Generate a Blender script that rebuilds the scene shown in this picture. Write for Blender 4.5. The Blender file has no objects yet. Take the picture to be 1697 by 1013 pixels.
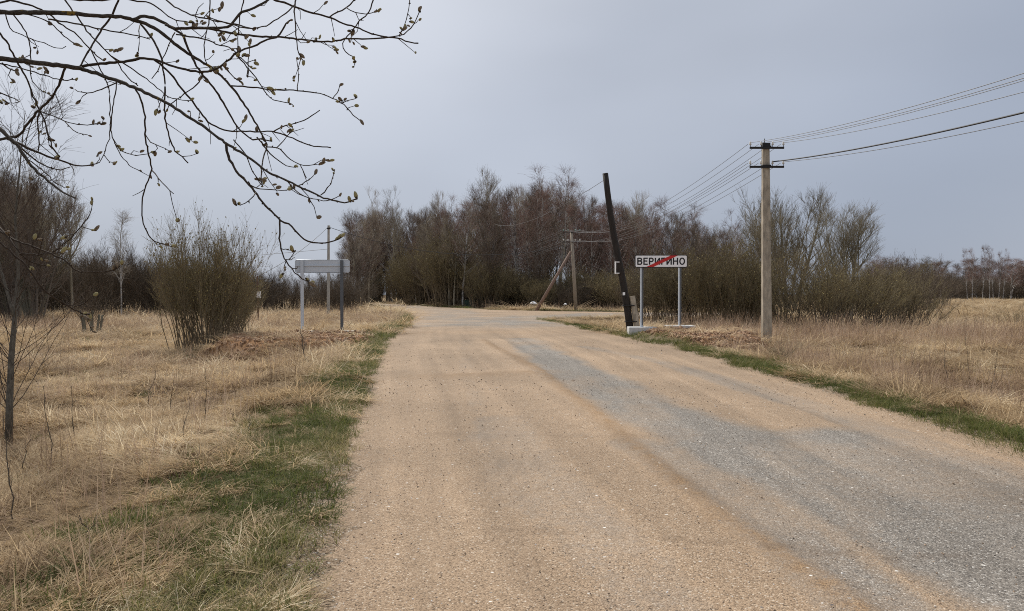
import bpy, math, random
import numpy as np
from mathutils import Vector, Euler
rnd = random.Random(7)
rng = np.random.default_rng(11)
C = bpy.context.scene.collection
SC = bpy.context.scene

# ------------------------------------------------------------------ camera
F = 1250.0          # focal length in photo pixels (photo is 1697 wide)
HY = 488.0          # horizon row
EYE = 1.6
cam_d = bpy.data.cameras.new('camera')
cam = bpy.data.objects.new('camera', cam_d); C.objects.link(cam)
cam.location = (0, 0, EYE)
cam_d.sensor_width = 36; cam_d.lens = 36*F/1697
cam_d.clip_start = 0.05; cam_d.clip_end = 4000
cam.rotation_euler = (math.radians(90) - math.atan((506.5-HY)/F), 0, 0)
SC.camera = cam

# ------------------------------------------------------------------ sky, sun, exposure
SUN_AZ = -32.0      # degrees left of the view axis
SUN_EL = 47.0
sd = Vector((math.sin(math.radians(SUN_AZ))*math.cos(math.radians(SUN_EL)),
             math.cos(math.radians(SUN_AZ))*math.cos(math.radians(SUN_EL)),
             math.sin(math.radians(SUN_EL))))
SUN_STRENGTH = 4.2
world = bpy.data.worlds.new('World'); SC.world = world
world.use_nodes = True
nt = world.node_tree; nt.nodes.clear()
def N(t, typ, **kw):
    n = t.nodes.new(typ)
    for k, v in kw.items(): setattr(n, k, v)
    return n
wo = N(nt, 'ShaderNodeOutputWorld'); bg = N(nt, 'ShaderNodeBackground')
bg.inputs['Strength'].default_value = 0.1
sky = N(nt, 'ShaderNodeTexSky', sky_type='NISHITA', sun_disc=False)
sky.sun_elevation = math.radians(SUN_EL); sky.sun_rotation = math.radians(SUN_AZ)
tc = N(nt, 'ShaderNodeTexCoord')
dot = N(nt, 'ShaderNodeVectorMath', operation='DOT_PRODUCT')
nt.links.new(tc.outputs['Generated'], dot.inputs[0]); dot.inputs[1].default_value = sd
# high thin overcast: brightest at the veiled sun, raised behind camera to brighten the sign
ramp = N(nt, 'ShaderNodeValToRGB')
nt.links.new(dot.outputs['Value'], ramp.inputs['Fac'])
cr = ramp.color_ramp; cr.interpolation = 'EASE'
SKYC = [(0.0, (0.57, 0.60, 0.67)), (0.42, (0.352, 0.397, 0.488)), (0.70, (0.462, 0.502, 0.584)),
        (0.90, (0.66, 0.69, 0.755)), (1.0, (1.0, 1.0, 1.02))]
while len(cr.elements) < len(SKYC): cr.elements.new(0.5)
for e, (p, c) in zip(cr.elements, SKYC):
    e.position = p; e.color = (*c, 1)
mp = N(nt, 'ShaderNodeMapping'); mp.inputs['Scale'].default_value = (1, 1, 2.6)
nt.links.new(tc.outputs['Generated'], mp.inputs['Vector'])
ns = N(nt, 'ShaderNodeTexNoise'); ns.inputs['Scale'].default_value = 1.7
ns.inputs['Detail'].default_value = 3; ns.inputs['Roughness'].default_value = 0.45
nt.links.new(mp.outputs['Vector'], ns.inputs['Vector'])
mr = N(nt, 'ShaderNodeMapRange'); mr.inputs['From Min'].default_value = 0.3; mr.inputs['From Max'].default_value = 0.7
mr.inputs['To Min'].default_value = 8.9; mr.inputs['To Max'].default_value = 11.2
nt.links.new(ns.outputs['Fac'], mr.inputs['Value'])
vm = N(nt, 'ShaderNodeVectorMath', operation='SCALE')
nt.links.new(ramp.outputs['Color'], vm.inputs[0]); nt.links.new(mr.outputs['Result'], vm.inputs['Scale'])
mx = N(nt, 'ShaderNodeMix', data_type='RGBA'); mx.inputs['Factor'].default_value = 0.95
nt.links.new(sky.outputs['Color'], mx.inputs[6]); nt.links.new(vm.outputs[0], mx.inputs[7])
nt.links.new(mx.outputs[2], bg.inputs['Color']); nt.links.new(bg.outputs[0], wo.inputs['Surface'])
sun_d = bpy.data.lights.new('sun', 'SUN'); sun_d.energy = SUN_STRENGTH; sun_d.angle = math.radians(4)
sun_d.color = (1.0, 0.95, 0.87)
sun = bpy.data.objects.new('sun', sun_d); C.objects.link(sun)
sun.rotation_euler = (-sd).to_track_quat('-Z', 'Y').to_euler()
SC.view_settings.view_transform = 'Standard'; SC.view_settings.look = 'None'
SC.view_settings.exposure = 0.0; SC.view_settings.gamma = 1
SC.view_settings.use_curve_mapping = False
SC.render.engine = 'CYCLES'
SC.cycles.use_denoising = False; SC.cycles.filter_width = 1.0
SC.cycles.sample_clamp_direct = 5; SC.cycles.sample_clamp_indirect = 2
SC.cycles.max_bounces = 4; SC.cycles.diffuse_bounces = 2; SC.cycles.transmission_bounces = 2

# ------------------------------------------------------------------ helpers
def W(px, py, d):
    """world point seen at photo pixel (px,py) at distance d along the view"""
    return np.array([(px-848.5)/F*d, d, EYE-(py-HY)/F*d])

def mesh_np(name, V, Q, mats=(), smooth=True, attrs=None, midx=None):
    me = bpy.data.meshes.new(name)
    V = np.asarray(V, np.float32); Q = np.asarray(Q, np.int32)
    k = Q.shape[1]
    me.vertices.add(len(V)); me.vertices.foreach_set('co', V.ravel())
    me.loops.add(Q.size); me.loops.foreach_set('vertex_index', Q.ravel())
    me.polygons.add(len(Q)); me.polygons.foreach_set('loop_start', np.arange(0, Q.size, k, dtype=np.int32))
    me.polygons.foreach_set('use_smooth', np.full(len(Q), smooth, bool))
    if midx is not None: me.polygons.foreach_set('material_index', np.asarray(midx, np.int32))
    for m in mats: me.materials.append(m)
    for an, av in (attrs or {}).items():
        a = me.attributes.new(an, 'FLOAT', 'POINT'); a.data.foreach_set('value', np.asarray(av, np.float32))
    me.update(calc_edges=True); me.validate()
    return me

def link(name, me, parent=None, loc=(0, 0, 0)):
    o = bpy.data.objects.new(name, me); C.objects.link(o); o.location = loc
    if parent is not None: o.parent = parent
    return o
def empty(name, loc=(0, 0, 0), rz=0.0, sc=1.0):
    o = bpy.data.objects.new(name, None); C.objects.link(o); o.location = loc
    o.rotation_euler = (0, 0, rz); o.empty_display_size = .2
    o.scale = (sc, sc, sc) if np.isscalar(sc) else sc
    return o
def tag(o, label=None, cat=None, group=None, kind=None):
    if label: o['label'] = label
    if cat: o['category'] = cat
    if group: o['group'] = group
    if kind: o['kind'] = kind
    return o

def tubes(P, R, sides):
    """P (B,M,3), R (B,M) -> quads"""
    P = np.asarray(P, float); R = np.asarray(R, float)
    B, M = R.shape
    T = np.gradient(P, axis=1); T /= np.linalg.norm(T, axis=2, keepdims=True)+1e-9
    ref = np.where(np.abs(T[:, :1, 2:3]) > .8, np.array([1., 0, 0]), np.array([0, 0, 1.]))
    ref = np.broadcast_to(ref, T.shape)
    A = np.cross(T, ref); A /= np.linalg.norm(A, axis=2, keepdims=True)+1e-9
    Bn = np.cross(T, A)
    th = np.arange(sides)*2*np.pi/sides
    V = P[:, :, None]+R[:, :, None, None]*(A[:, :, None]*np.cos(th)[:, None]+Bn[:, :, None]*np.sin(th)[:, None])
    V = V.reshape(-1, 3)
    b = (np.arange(B)*M*sides)[:, None, None]; m = (np.arange(M-1)*sides)[None, :, None]
    s = np.arange(sides)[None, None]; s2 = (s+1) % sides
    Q = np.stack([b+m+s, b+m+s2, b+m+sides+s2, b+m+sides+s], -1).reshape(-1, 4)
    return V, Q
def cat_geo(parts):
    Vs, Qs, o = [], [], 0
    for V, Q in parts:
        Vs.append(V); Qs.append(Q+o); o += len(V)
    return np.concatenate(Vs), np.concatenate(Qs)
def box(x0, y0, z0, x1, y1, z1):
    V = np.array([[x0, y0, z0], [x1, y0, z0], [x1, y1, z0], [x0, y1, z0], [x0, y0, z1], [x1, y0, z1], [x1, y1, z1], [x0, y1, z1]], float)
    Q = np.array([[0, 3, 2, 1], [4, 5, 6, 7], [0, 1, 5, 4], [1, 2, 6, 5], [2, 3, 7, 6], [3, 0, 4, 7]])
    return V, Q
def tube1(pts, rad, sides=8, cap=True):
    pts = np.asarray(pts, float); rad = np.broadcast_to(np.asarray(rad, float), (len(pts),))
    if cap:
        pts = np.concatenate([pts[:1], pts, pts[-1:]]); rad = np.concatenate([[rad[0]*.02], rad, [rad[-1]*.02]])
        d0 = (pts[2]-pts[1]); d0 /= np.linalg.norm(d0); d1 = (pts[-2]-pts[-3]); d1 /= np.linalg.norm(d1)
        pts[0] -= d0*1e-3; pts[-1] += d1*1e-3
    return tubes(pts[None], rad[None], sides)
def bevel(o, w, seg=2):
    m = o.modifiers.new('bevel', 'BEVEL'); m.width = w; m.segments = seg; m.limit_method = 'ANGLE'

def vnoise(x, y, seed=0):
    x = np.asarray(x, float); y = np.asarray(y, float)
    xi = np.floor(x).astype(np.int64); yi = np.floor(y).astype(np.int64)
    fx = x-xi; fy = y-yi; fx = fx*fx*(3-2*fx); fy = fy*fy*(3-2*fy)
    def h(a, b):
        n = (a*374761393+b*668265263+seed*974711) & 0x7fffffff
        n = ((n ^ (n >> 13))*1274126177) & 0x7fffffff
        return ((n ^ (n >> 16)) & 0xffff)/65535.0
    return (h(xi, yi)*(1-fx)+h(xi+1, yi)*fx)*(1-fy)+(h(xi, yi+1)*(1-fx)+h(xi+1, yi+1)*fx)*fy
def fbm(x, y, seed=0, octv=4):
    s, a, t = 0, .5, 0
    for i in range(octv):
        s = s+a*vnoise(x*2**i, y*2**i, seed+i*17); t += a; a *= .5
    return s/t
def sstep(a, b, x):
    t = np.clip((x-a)/(b-a), 0, 1); return t*t*(3-2*t)

# ------------------------------------------------------------------ materials
def new_mat(name):
    m = bpy.data.materials.new(name); m.use_nodes = True
    t = m.node_tree; b = t.nodes['Principled BSDF']
    return m, t, b
def ramp_node(t, stops, src, interp='LINEAR'):
    r = N(t, 'ShaderNodeValToRGB'); r.color_ramp.interpolation = interp
    while len(r.color_ramp.elements) < len(stops): r.color_ramp.elements.new(.5)
    for e, (p, c) in zip(r.color_ramp.elements, stops):
        e.position = p; e.color = (*c, 1)
    t.links.new(src, r.inputs['Fac']); return r
def obj_coord(t, scale=(1, 1, 1)):
    c = N(t, 'ShaderNodeTexCoord'); m = N(t, 'ShaderNodeMapping'); m.inputs['Scale'].default_value = scale
    t.links.new(c.outputs['Object'], m.inputs['Vector']); return m.outputs['Vector']
def noise(t, vec, scale, detail=3, rough=.5):
    n = N(t, 'ShaderNodeTexNoise'); n.inputs['Scale'].default_value = scale; n.inputs['Detail'].default_value = detail
    n.inputs['Roughness'].default_value = rough; t.links.new(vec, n.inputs['Vector']); return n
def math_n(t, op, a, b=None, clamp=False):
    n = N(t, 'ShaderNodeMath', operation=op); n.use_clamp = clamp
    for i, v in enumerate((a, b)):
        if v is None: continue
        if isinstance(v, (int, float)): n.inputs[i].default_value = v
        else: t.links.new(v, n.inputs[i])
    return n.outputs[0]
def mixc(t, f, a, b, blend='MIX'):
    n = N(t, 'ShaderNodeMix', data_type='RGBA', blend_type=blend)
    if isinstance(f, (int, float)): n.inputs['Factor'].default_value = f
    else: t.links.new(f, n.inputs['Factor'])
    for i, v in ((6, a), (7, b)):
        if isinstance(v, tuple): n.inputs[i].default_value = (*v, 1)
        else: t.links.new(v, n.inputs[i])
    return n.outputs[2]
def bump(t, b, h, strength=.5, dist=.01):
    n = N(t, 'ShaderNodeBump'); n.inputs['Strength'].default_value = strength; n.inputs['Distance'].default_value = dist
    t.links.new(h, n.inputs['Height']); t.links.new(n.outputs[0], b.inputs['Normal'])
def attr(t, name):
    a = N(t, 'ShaderNodeAttribute'); a.attribute_name = name; return a.outputs['Fac']

def bark(name, c1, c2, scale=(6, 6, 2), rough=.9, bmp=.5, vary=.25):
    m, t, b = new_mat(name)
    v = obj_coord(t, scale); n = noise(t, v, 3, 4, .6)
    r = ramp_node(t, [(.3, c1), (.7, c2)], n.outputs['Fac'])
    oi = N(t, 'ShaderNodeObjectInfo')
    f = math_n(t, 'MULTIPLY_ADD', oi.outputs['Random'], vary*2); t.nodes[-1].inputs[2].default_value = 1-vary
    sc = N(t, 'ShaderNodeVectorMath', operation='SCALE'); t.links.new(r.outputs['Color'], sc.inputs[0]); t.links.new(f, sc.inputs['Scale'])
    t.links.new(sc.outputs[0], b.inputs['Base Color']); b.inputs['Roughness'].default_value = rough
    b.inputs['Specular IOR Level'].default_value = .2
    if bmp: bump(t, b, n.outputs['Fac'], bmp, .02)
    return m
def simple(name, col, rough=.6, metal=0.0, vary=.12, scale=4, bmp=0.0, spec=.4, stretch=(1, 1, 1)):
    m, t, b = new_mat(name)
    v = obj_coord(t, stretch); n = noise(t, v, scale, 5, .6)
    lo = tuple(c*(1-vary) for c in col); hi = tuple(min(1, c*(1+vary)) for c in col)
    r = ramp_node(t, [(.3, lo), (.7, hi)], n.outputs['Fac'])
    t.links.new(r.outputs['Color'], b.inputs['Base Color'])
    b.inputs['Roughness'].default_value = rough; b.inputs['Metallic'].default_value = metal
    b.inputs['Specular IOR Level'].default_value = spec
    if bmp: bump(t, b, n.outputs['Fac'], bmp, .01)
    return m

def blade_mat(name, stops, transl=.45):
    m, t, b = new_mat(name)
    oi = N(t, 'ShaderNodeObjectInfo')
    s = math_n(t, 'MULTIPLY', attr(t, 'shade'), .48)
    f = math_n(t, 'MULTIPLY_ADD', oi.outputs['Random'], .22); t.links.new(s, t.nodes[-1].inputs[2])
    ta = N(t, 'ShaderNodeAttribute'); ta.attribute_name = 'tone'; ta.attribute_type = 'INSTANCER'
    f = math_n(t, 'ADD', f, ta.outputs['Fac'])
    r = ramp_node(t, stops, f)
    t.links.new(r.outputs['Color'], b.inputs['Base Color'])
    b.inputs['Roughness'].default_value = .75; b.inputs['Specular IOR Level'].default_value = .2
    tr = N(t, 'ShaderNodeBsdfTranslucent'); t.links.new(r.outputs['Color'], tr.inputs['Color'])
    mxs = N(t, 'ShaderNodeMixShader'); mxs.inputs[0].default_value = transl
    t.links.new(b.outputs[0], mxs.inputs[1]); t.links.new(tr.outputs[0], mxs.inputs[2])
    t.links.new(mxs.outputs[0], t.nodes['Material Output'].inputs['Surface'])
    return m
M = {}
M['dry'] = blade_mat('dry_grass', [(0, (.09, .057, .034)), (.18, (.23, .155, .088)), (.45, (.47, .345, .20)), (.75, (.68, .53, .335)), (1, (.82, .73, .54))])
M['drydark'] = blade_mat('dead_stalk', [(0, (.12, .075, .05)), (.5, (.27, .18, .115)), (1, (.46, .34, .24))], .2)
M['reed'] = blade_mat('pale_reed', [(0, (.24, .155, .10)), (.5, (.47, .335, .235)), (1, (.70, .56, .42))], .3)
M['green'] = blade_mat('green_grass', [(0, (.045, .055, .018)), (.4, (.095, .118, .03)), (.65, (.155, .168, .05)), (.85, (.27, .23, .105)), (1, (.45, .36, .2))], .35)

# ------------------------------------------------------------------ road outline
ROAD = np.array([(-.1, -14), (-.6, -3), (-.85, 1), (-1.0, 3.8), (-1.35, 5.85), (-2.07, 10.4), (-3.0, 16.5), (-4.07, 24.4), (-4.77, 30.8), (-5.4, 40),
    (-6.6, 50), (-8.6, 61), (-11.7, 74), (-16.5, 96), (-23.6, 122), (-33, 132), (-50, 141), (-90, 150),
    (-90, 156), (-50, 148), (-33, 140), (-25, 133), (-18.0, 120), (-11.5, 102), (-6.3, 88), (-1.8, 78), (3, 72.5), (9, 68.5), (14, 66.5), (22, 66), (29, 69),
    (31, 62), (22, 58), (19, 56), (12, 53.2), (7.5, 52.5), (4.2, 51.2), (2.0, 49.6), (1.25, 48.2), (2.0, 44), (3.06, 37.7), (4.15, 28.6), (4.8, 23), (5.05, 17.9), (5.15, 11.6), (5.15, 7.5), (5.2, 0), (5.3, -14)], float)
def sdf(x, y):
    x = np.asarray(x, float); y = np.asarray(y, float)
    d2 = np.full(x.shape, 1e18); ins = np.zeros(x.shape, bool)
    A = ROAD; B = np.roll(ROAD, -1, 0)
    for (ax, ay), (bx, by) in zip(A, B):
        ex, ey = bx-ax, by-ay
        t = np.clip(((x-ax)*ex+(y-ay)*ey)/(ex*ex+ey*ey), 0, 1)
        d2 = np.minimum(d2, (x-ax-t*ex)**2+(y-ay-t*ey)**2)
        c = (ay > y) != (by > y)
        with np.errstate(divide='ignore', invalid='ignore'):
            xi = ax+(y-ay)*ex/(ey if ey != 0 else 1e-9)
        ins ^= c & (x < xi)
    return np.where(ins, -1, 1)*np.sqrt(d2)
MOUNDS = [(-7.0, 25.2, 3.1, 4.1, .24), (6.25, 26.0, 2.35, 3.9, .30)]
def mound_f(x, y, i):
    cx, cy, rx, ry, z = MOUNDS[i]
    r = np.sqrt(((x-cx)/rx)**2+((y-cy)/ry)**2)+.25*(fbm(x*1.1, y*1.1, 31+i)-.5)
    return sstep(1.08, .68, r)
def height(x, y, s=None):
    x = np.asarray(x, float); y = np.asarray(y, float)
    if s is None: s = sdf(x, y)
    right = x > (2 if False else 0)
    base = np.where(x > 0, -.42, -.48)*sstep(.5, 4.5, s)
    base = base+(.45*sstep(60, 200, y)-.05*sstep(30, 60, y))*sstep(1, 8, s)
    base = base+(fbm(x*.22, y*.22, 5)-.5)*.28*sstep(1, 6, s)+(fbm(x*1.3, y*1.3, 9)-.5)*.13*sstep(.3, 2.5, s)
    e = s+(fbm(x*.9, y*.9, 3)-.5)*.9+(fbm(x*4, y*4, 4)-.5)*.35
    edge = -.07*(1-sstep(-.35, .1, e))+.035*sstep(-.1, .35, e)
    edge = np.where(s < -.9, -.07, edge)
    h = base+edge
    for i, mnd in enumerate(MOUNDS):
        f = mound_f(x, y, i)*sstep(.12, .75, s)
        h = h*(1-f)+(mnd[4]+(fbm(x*3, y*3, 77)-.5)*.16)*f
    return h
def ground_z(x, y): return float(height(np.array([x]), np.array([y]))[0])

def graded(segs):
    out = [segs[0][0]]
    for a, b, st0, st1 in segs:
        p = a
        while p < b-1e-6:
            t = (p-a)/(b-a); st = st0*(st1/st0)**t; p = min(b, p+st); out.append(p)
    return np.array(out)
def grid_mesh(xs, ys):
    X, Y = np.meshgrid(xs, ys)
    nx, ny = len(xs), len(ys)
    i = np.arange(ny-1)[:, None]*nx+np.arange(nx-1)[None]
    Q = np.stack([i, i+1, i+nx+1, i+nx], -1).reshape(-1, 4)
    return X.ravel(), Y.ravel(), Q

# ------------------------------------------------------------------ ground
gx = graded([(-900, -120, 120, 12), (-120, -30, 8, 1.0), (-30, -9, .8, .22), (-9, 9, .2, .2), (9, 30, .22, .8), (30, 120, 1.0, 8), (120, 900, 12, 120)])
gy = graded([(-300, -12, 80, 2), (-12, 3, 1.0, .14), (3, 14, .13, .13), (14, 34, .14, .25), (34, 90, .3, 1.2), (90, 300, 1.5, 20), (300, 1800, 30, 300)])
X, Y, Q = grid_mesh(gx, gy)
S = sdf(X, Y); Z = height(X, Y, S)
soil = np.maximum(mound_f(X, Y, 0), mound_f(X, Y, 1))*sstep(.35, 1.0, S)
verge = 1-sstep(.4, 1.5, S+(fbm(X*.8, Y*.8, 8)-.5)*1.2)
verge = np.where(X > 0, 1-sstep(.3, .8, S), verge)
edge_grav = 1-sstep(0, .6, S+(fbm(X*2, Y*2, 12)-.5)*.5)
m, t, b = new_mat('field_ground')
v = obj_coord(t); n1 = noise(t, v, .35, 4, .6); n2 = noise(t, v, 9, 5, .7); n3 = noise(t, v, 45, 4, .7)
c = ramp_node(t, [(.3, (.10, .064, .036)), (.5, (.19, .13, .072)), (.7, (.31, .22, .125))], n2.outputs['Fac']).outputs['Color']
c = mixc(t, math_n(t, 'MULTIPLY', n1.outputs['Fac'], .55), c, (.13, .092, .05))
c = mixc(t, math_n(t, 'MULTIPLY', n3.outputs['Fac'], .5), c, (.075, .05, .03))
vg = ramp_node(t, [(.35, (.10, .075, .045)), (.6, (.10, .11, .04)), (.75, (.19, .15, .085))], n2.outputs['Fac']).outputs['Color']
c = mixc(t, attr(t, 'verge'), c, vg)
sl = ramp_node(t, [(.3, (.17, .085, .042)), (.5, (.34, .185, .092)), (.7, (.46, .28, .15))], n3.outputs['Fac']).outputs['Color']
c = mixc(t, attr(t, 'soil'), c, sl)
vg_ = N(t, 'ShaderNodeTexVoronoi'); vg_.inputs['Scale'].default_value = 75; t.links.new(v, vg_.inputs['Vector'])
sg_ = N(t, 'ShaderNodeSeparateColor'); t.links.new(vg_.outputs['Color'], sg_.inputs[0])
gv = ramp_node(t, [(.0, (.10, .075, .05)), (.15, (.24, .17, .11)), (.5, (.34, .25, .17)), (.9, (.46, .36, .26)), (1, (.62, .57, .5))], sg_.outputs[0]).outputs['Color']
c = mixc(t, attr(t, 'gravel_edge'), c, gv)
t.links.new(c, b.inputs['Base Color']); b.inputs['Roughness'].default_value = 1; b.inputs['Specular IOR Level'].default_value = .1
bump(t, b, n3.outputs['Fac'], .9, .05)
ground = link('ground', mesh_np('ground', np.stack([X, Y, Z], 1), Q, [m], True, {'soil': soil, 'verge': verge, 'gravel_edge': edge_grav}))
ground['kind'] = 'structure'

# ------------------------------------------------------------------ road
rx = graded([(-62, -12, 4, .5), (-12, -2.4, .4, .12), (-2.4, 6.2, .085, .085), (6.2, 14, .14, .6), (14, 120, .8, 8)])
ry = graded([(-12, 2.5, 1.0, .12), (2.5, 12, .085, .085), (12, 32, .09, .25), (32, 90, .3, .8), (90, 176, 1, 3)])
X, Y, Q = grid_mesh(rx, ry)
S = sdf(X, Y)
keep = (S[Q] < .55).any(1); Q = Q[keep]
use = np.unique(Q); re = np.full(len(X), -1); re[use] = np.arange(len(use)); Q = re[Q]; X, Y, S = X[use], Y[use], S[use]
def path_dist(x, y, pts):
    d = np.full(x.shape, 1e9); tt = np.zeros(x.shape); pts = np.array(pts, float); n = len(pts)-1
    for k in range(n):
        a, b2 = pts[k], pts[k+1]; e = b2-a
        t = np.clip(((x-a[0])*e[0]+(y-a[1])*e[1])/(e@e), 0, 1)
        dd = np.hypot(x-a[0]-t*e[0], y-a[1]-t*e[1]); mk = dd < d
        d = np.where(mk, dd, d); tt = np.where(mk, (k+t)/n, tt)
    return d, tt
wob = (fbm(X*.5, Y*.35, 41)-.5)*1.0+(fbm(X*2.1, Y*1.4, 42)-.5)*.45
grey = np.zeros(len(X))
def band(pts, w, amt, seed, soft=.45):
    global grey
    d, tt = path_dist(X, Y, pts)
    f = 1-sstep(w*(1-soft), w*(1+soft), d+wob*w*.9)
    f *= .18+1.2*fbm(X*1.1, Y*.45, seed)
    grey = np.maximum(grey, f*amt)
band([(.3, 27), (.75, 22), (1.3, 15), (2.0, 9.7), (2.55, 7.0), (3.0, 4.5), (3.3, 2), (3.3, -6)], .66, 1.12, 51)
band([(2.2, 23), (3.5, 17.5), (4.25, 10.5), (4.5, 6), (4.5, -4)], .30, .62, 52)
band([(3.6, 8), (3.9, 4.5), (3.9, -5)], .85, .95, 53)
band([(1.35, 8), (1.75, 5.6), (1.85, 4), (2.0, 0)], .28, .8, 54)
band([(-.2, 9.5), (.1, 7.0), (.45, 5.2), (.7, 4.2), (.9, 1)], .32, .46, 55)
band([(-3.4, 47), (-5.5, 70), (-12, 96), (-21, 122)], 2.0, .6, 56)
band([(-1.0, 40), (.2, 50), (9, 60), (30, 58), (90, 52)], 4.2, .85, 57)
band([(-1.6, 26), (-1.1, 18), (-.6, 12), (-.3, 8)], .18, .26, 58)
d, tt = path_dist(X, Y, [(-1.0, 26), (-.1, 20), (.62, 15.5), (.9, 12), (1.12, 9.9), (1.38, 6.6), (1.5, 5.4), (1.68, 4.3), (1.9, 2.5), (2.0, -3)])
ridge = np.exp(-(d/(.10+.12*np.abs(wob)))**2)*(.62+.7*fbm(X*1.6, Y*1.2, 61))
d, tt = path_dist(X, Y, [(-1.6, 14.6), (-.4, 14.9), (.6, 15.4)])
ridge = np.maximum(ridge, .65*np.exp(-(d/.5)**2)*(.4+fbm(X*2, Y*1.4, 62)))
d, tt = path_dist(X, Y, [(-3.2, 31.4), (-1, 31.2), (2, 31.8), (3.5, 31)])
ridge = np.maximum(ridge, .75*np.exp(-(d/1.3)**2)*fbm(X*1.2, Y*.8, 63))
d, tt = path_dist(X, Y, [(-.4, 5.1), (1.1, 4.85), (2.3, 4.55), (3.2, 4.7), (4.3, 4.35), (5, 4.3)])
crack = np.exp(-((d+(fbm(X*4, Y*4, 65)-.5)*.16)/.022)**2)*.55*(.2+fbm(X*1.2, Y*1.2, 64))
for pts in ([(-.9, 8.6), (1, 8.4), (2.2, 8.5)], [(2.6, 10.8), (3.8, 10.5), (5, 10.6)], [(-1.6, 12.4), (.5, 12.1)]):
    d, tt = path_dist(X, Y, pts)
    crack = np.maximum(crack, np.exp(-((d+(fbm(X*3, Y*3, 66)-.5)*.2)/.06)**2)*.4*fbm(X*2, Y*2, 67))
# faint wheel tracks in the gravel of the left lane
trk = np.zeros(len(X))
for pts in ([(-1.0, 4), (-1.35, 10), (-2.4, 22), (-3.4, 34)], [(.0, 4), (-.15, 10), (-1.0, 20), (-2.2, 34)], [(-.5, 4), (-.8, 10), (-1.8, 22)]):
    d, tt = path_dist(X, Y, pts); trk = np.maximum(trk, np.exp(-((d+wob*.15)/.16)**2)*(.4+.6*fbm(X, Y*.4, 71)))
lat = S+.15*wob
streak = (vnoise(lat*4.5, Y*.12, 201)*.40+vnoise(lat*11, Y*.16, 202)*.35+vnoise(lat*24, Y*.3, 203)*.25-.5)*sstep(46, 34, Y)
inner = sstep(-.15, -1.0, S)
Zr = .018*inner+.03*ridge*inner-.012*grey*inner+(fbm(X*2.5, Y*2.5, 68)-.5)*.018+(fbm(X*.4, Y*.4, 69)-.5)*.05*inner-.012*trk
Zr = Zr-.05*sstep(.15, .55, S)
m, t, b = new_mat('gravel_road')
v = obj_coord(t)
vo = N(t, 'ShaderNodeTexVoronoi'); vo.inputs['Scale'].default_value = 115; t.links.new(v, vo.inputs['Vector'])
vo2 = N(t, 'ShaderNodeTexVoronoi'); vo2.inputs['Scale'].default_value = 27; t.links.new(v, vo2.inputs['Vector'])
nA = noise(t, v, 1.1, 5, .65); nB = noise(t, v, 14, 4, .7); nC = noise(t, v, .3, 3, .5); nD = noise(t, v, 120, 2, .6)
sep = N(t, 'ShaderNodeSeparateColor'); t.links.new(vo.outputs['Color'], sep.inputs[0])
sep2 = N(t, 'ShaderNodeSeparateColor'); t.links.new(vo2.outputs['Color'], sep2.inputs[0])
tan = ramp_node(t, [(.0, (.05, .035, .024)), (.12, (.165, .115, .073)), (.35, (.285, .20, .127)), (.75, (.36, .256, .168)), (.94, (.46, .35, .24)), (1, (.62, .56, .47))], sep.outputs[0]).outputs['Color']
tan = mixc(t, math_n(t, 'MULTIPLY', nA.outputs['Fac'], .5), tan, (.335, .236, .152))
gry = ramp_node(t, [(0, (.05, .046, .043)), (.15, (.145, .129, .110)), (.6, (.218, .193, .165)), (.9, (.305, .272, .232)), (1, (.58, .55, .5))], sep.outputs[1]).outputs['Color']
g = math_n(t, 'ADD', attr(t, 'worn'), math_n(t, 'MULTIPLY_ADD', nB.outputs['Fac'], .7)); t.nodes[-2].inputs[2].default_value = -.35
# MULTIPLY_ADD node was created before ADD: set its addend explicitly
for nn in t.nodes:
    if nn.type == 'MATH' and nn.operation == 'MULTIPLY_ADD': nn.inputs[2].default_value = -.35
g = math_n(t, 'SUBTRACT', g, math_n(t, 'MULTIPLY', attr(t, 'streak'), .18))
g = math_n(t, 'ADD', g, math_n(t, 'MULTIPLY_ADD', nA.outputs['Fac'], .7))
for nn in t.nodes:
    if nn.type == 'MATH' and nn.operation == 'MULTIPLY_ADD' and not nn.inputs[2].is_linked and abs(nn.inputs[2].default_value+.35) > .01 and abs(nn.inputs[2].default_value-1) > .01: nn.inputs[2].default_value = -.49
g = math_n(t, 'MULTIPLY', g, 1.25, True)
c = mixc(t, g, tan, gry)
rd = ramp_node(t, [(0, (.10, .062, .034)), (.5, (.26, .16, .083)), (1, (.36, .245, .14))], sep.outputs[2]).outputs['Color']
sm_ = N(t, 'ShaderNodeMapRange'); sm_.inputs['From Min'].default_value = .3; sm_.inputs['From Max'].default_value = .62; sm_.inputs['To Min'].default_value = .35; sm_.inputs['To Max'].default_value = 1.25
t.links.new(noise(t, v, 5, 4, .7).outputs['Fac'], sm_.inputs['Value'])
c = mixc(t, math_n(t, 'MULTIPLY', math_n(t, 'MULTIPLY', attr(t, 'sand'), .85), sm_.outputs[0], True), c, rd)
c = mixc(t, attr(t, 'crack'), c, (.14, .095, .06))
c = mixc(t, math_n(t, 'MULTIPLY', attr(t, 'track'), .3), c, (.27, .195, .13))
big = math_n(t, 'GREATER_THAN', sep2.outputs[0], .97)
near_c = math_n(t, 'LESS_THAN', vo2.outputs['Distance'], .3)
bigc = ramp_node(t, [(0, (.12, .10, .09)), (.4, (.30, .26, .22)), (.7, (.60, .55, .48)), (1, (.75, .72, .66))], sep2.outputs[1]).outputs['Color']
c = mixc(t, math_n(t, 'MULTIPLY', big, near_c), c, bigc)
dk = ramp_node(t, [(.35, (.86, .86, .86)), (.65, (1.1, 1.1, 1.1))], nC.outputs['Fac']).outputs['Color']
c = mixc(t, 1.0, c, dk, 'MULTIPLY')
sv_ = N(t, 'ShaderNodeVectorMath', operation='SCALE'); t.links.new(c, sv_.inputs[0])
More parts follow.
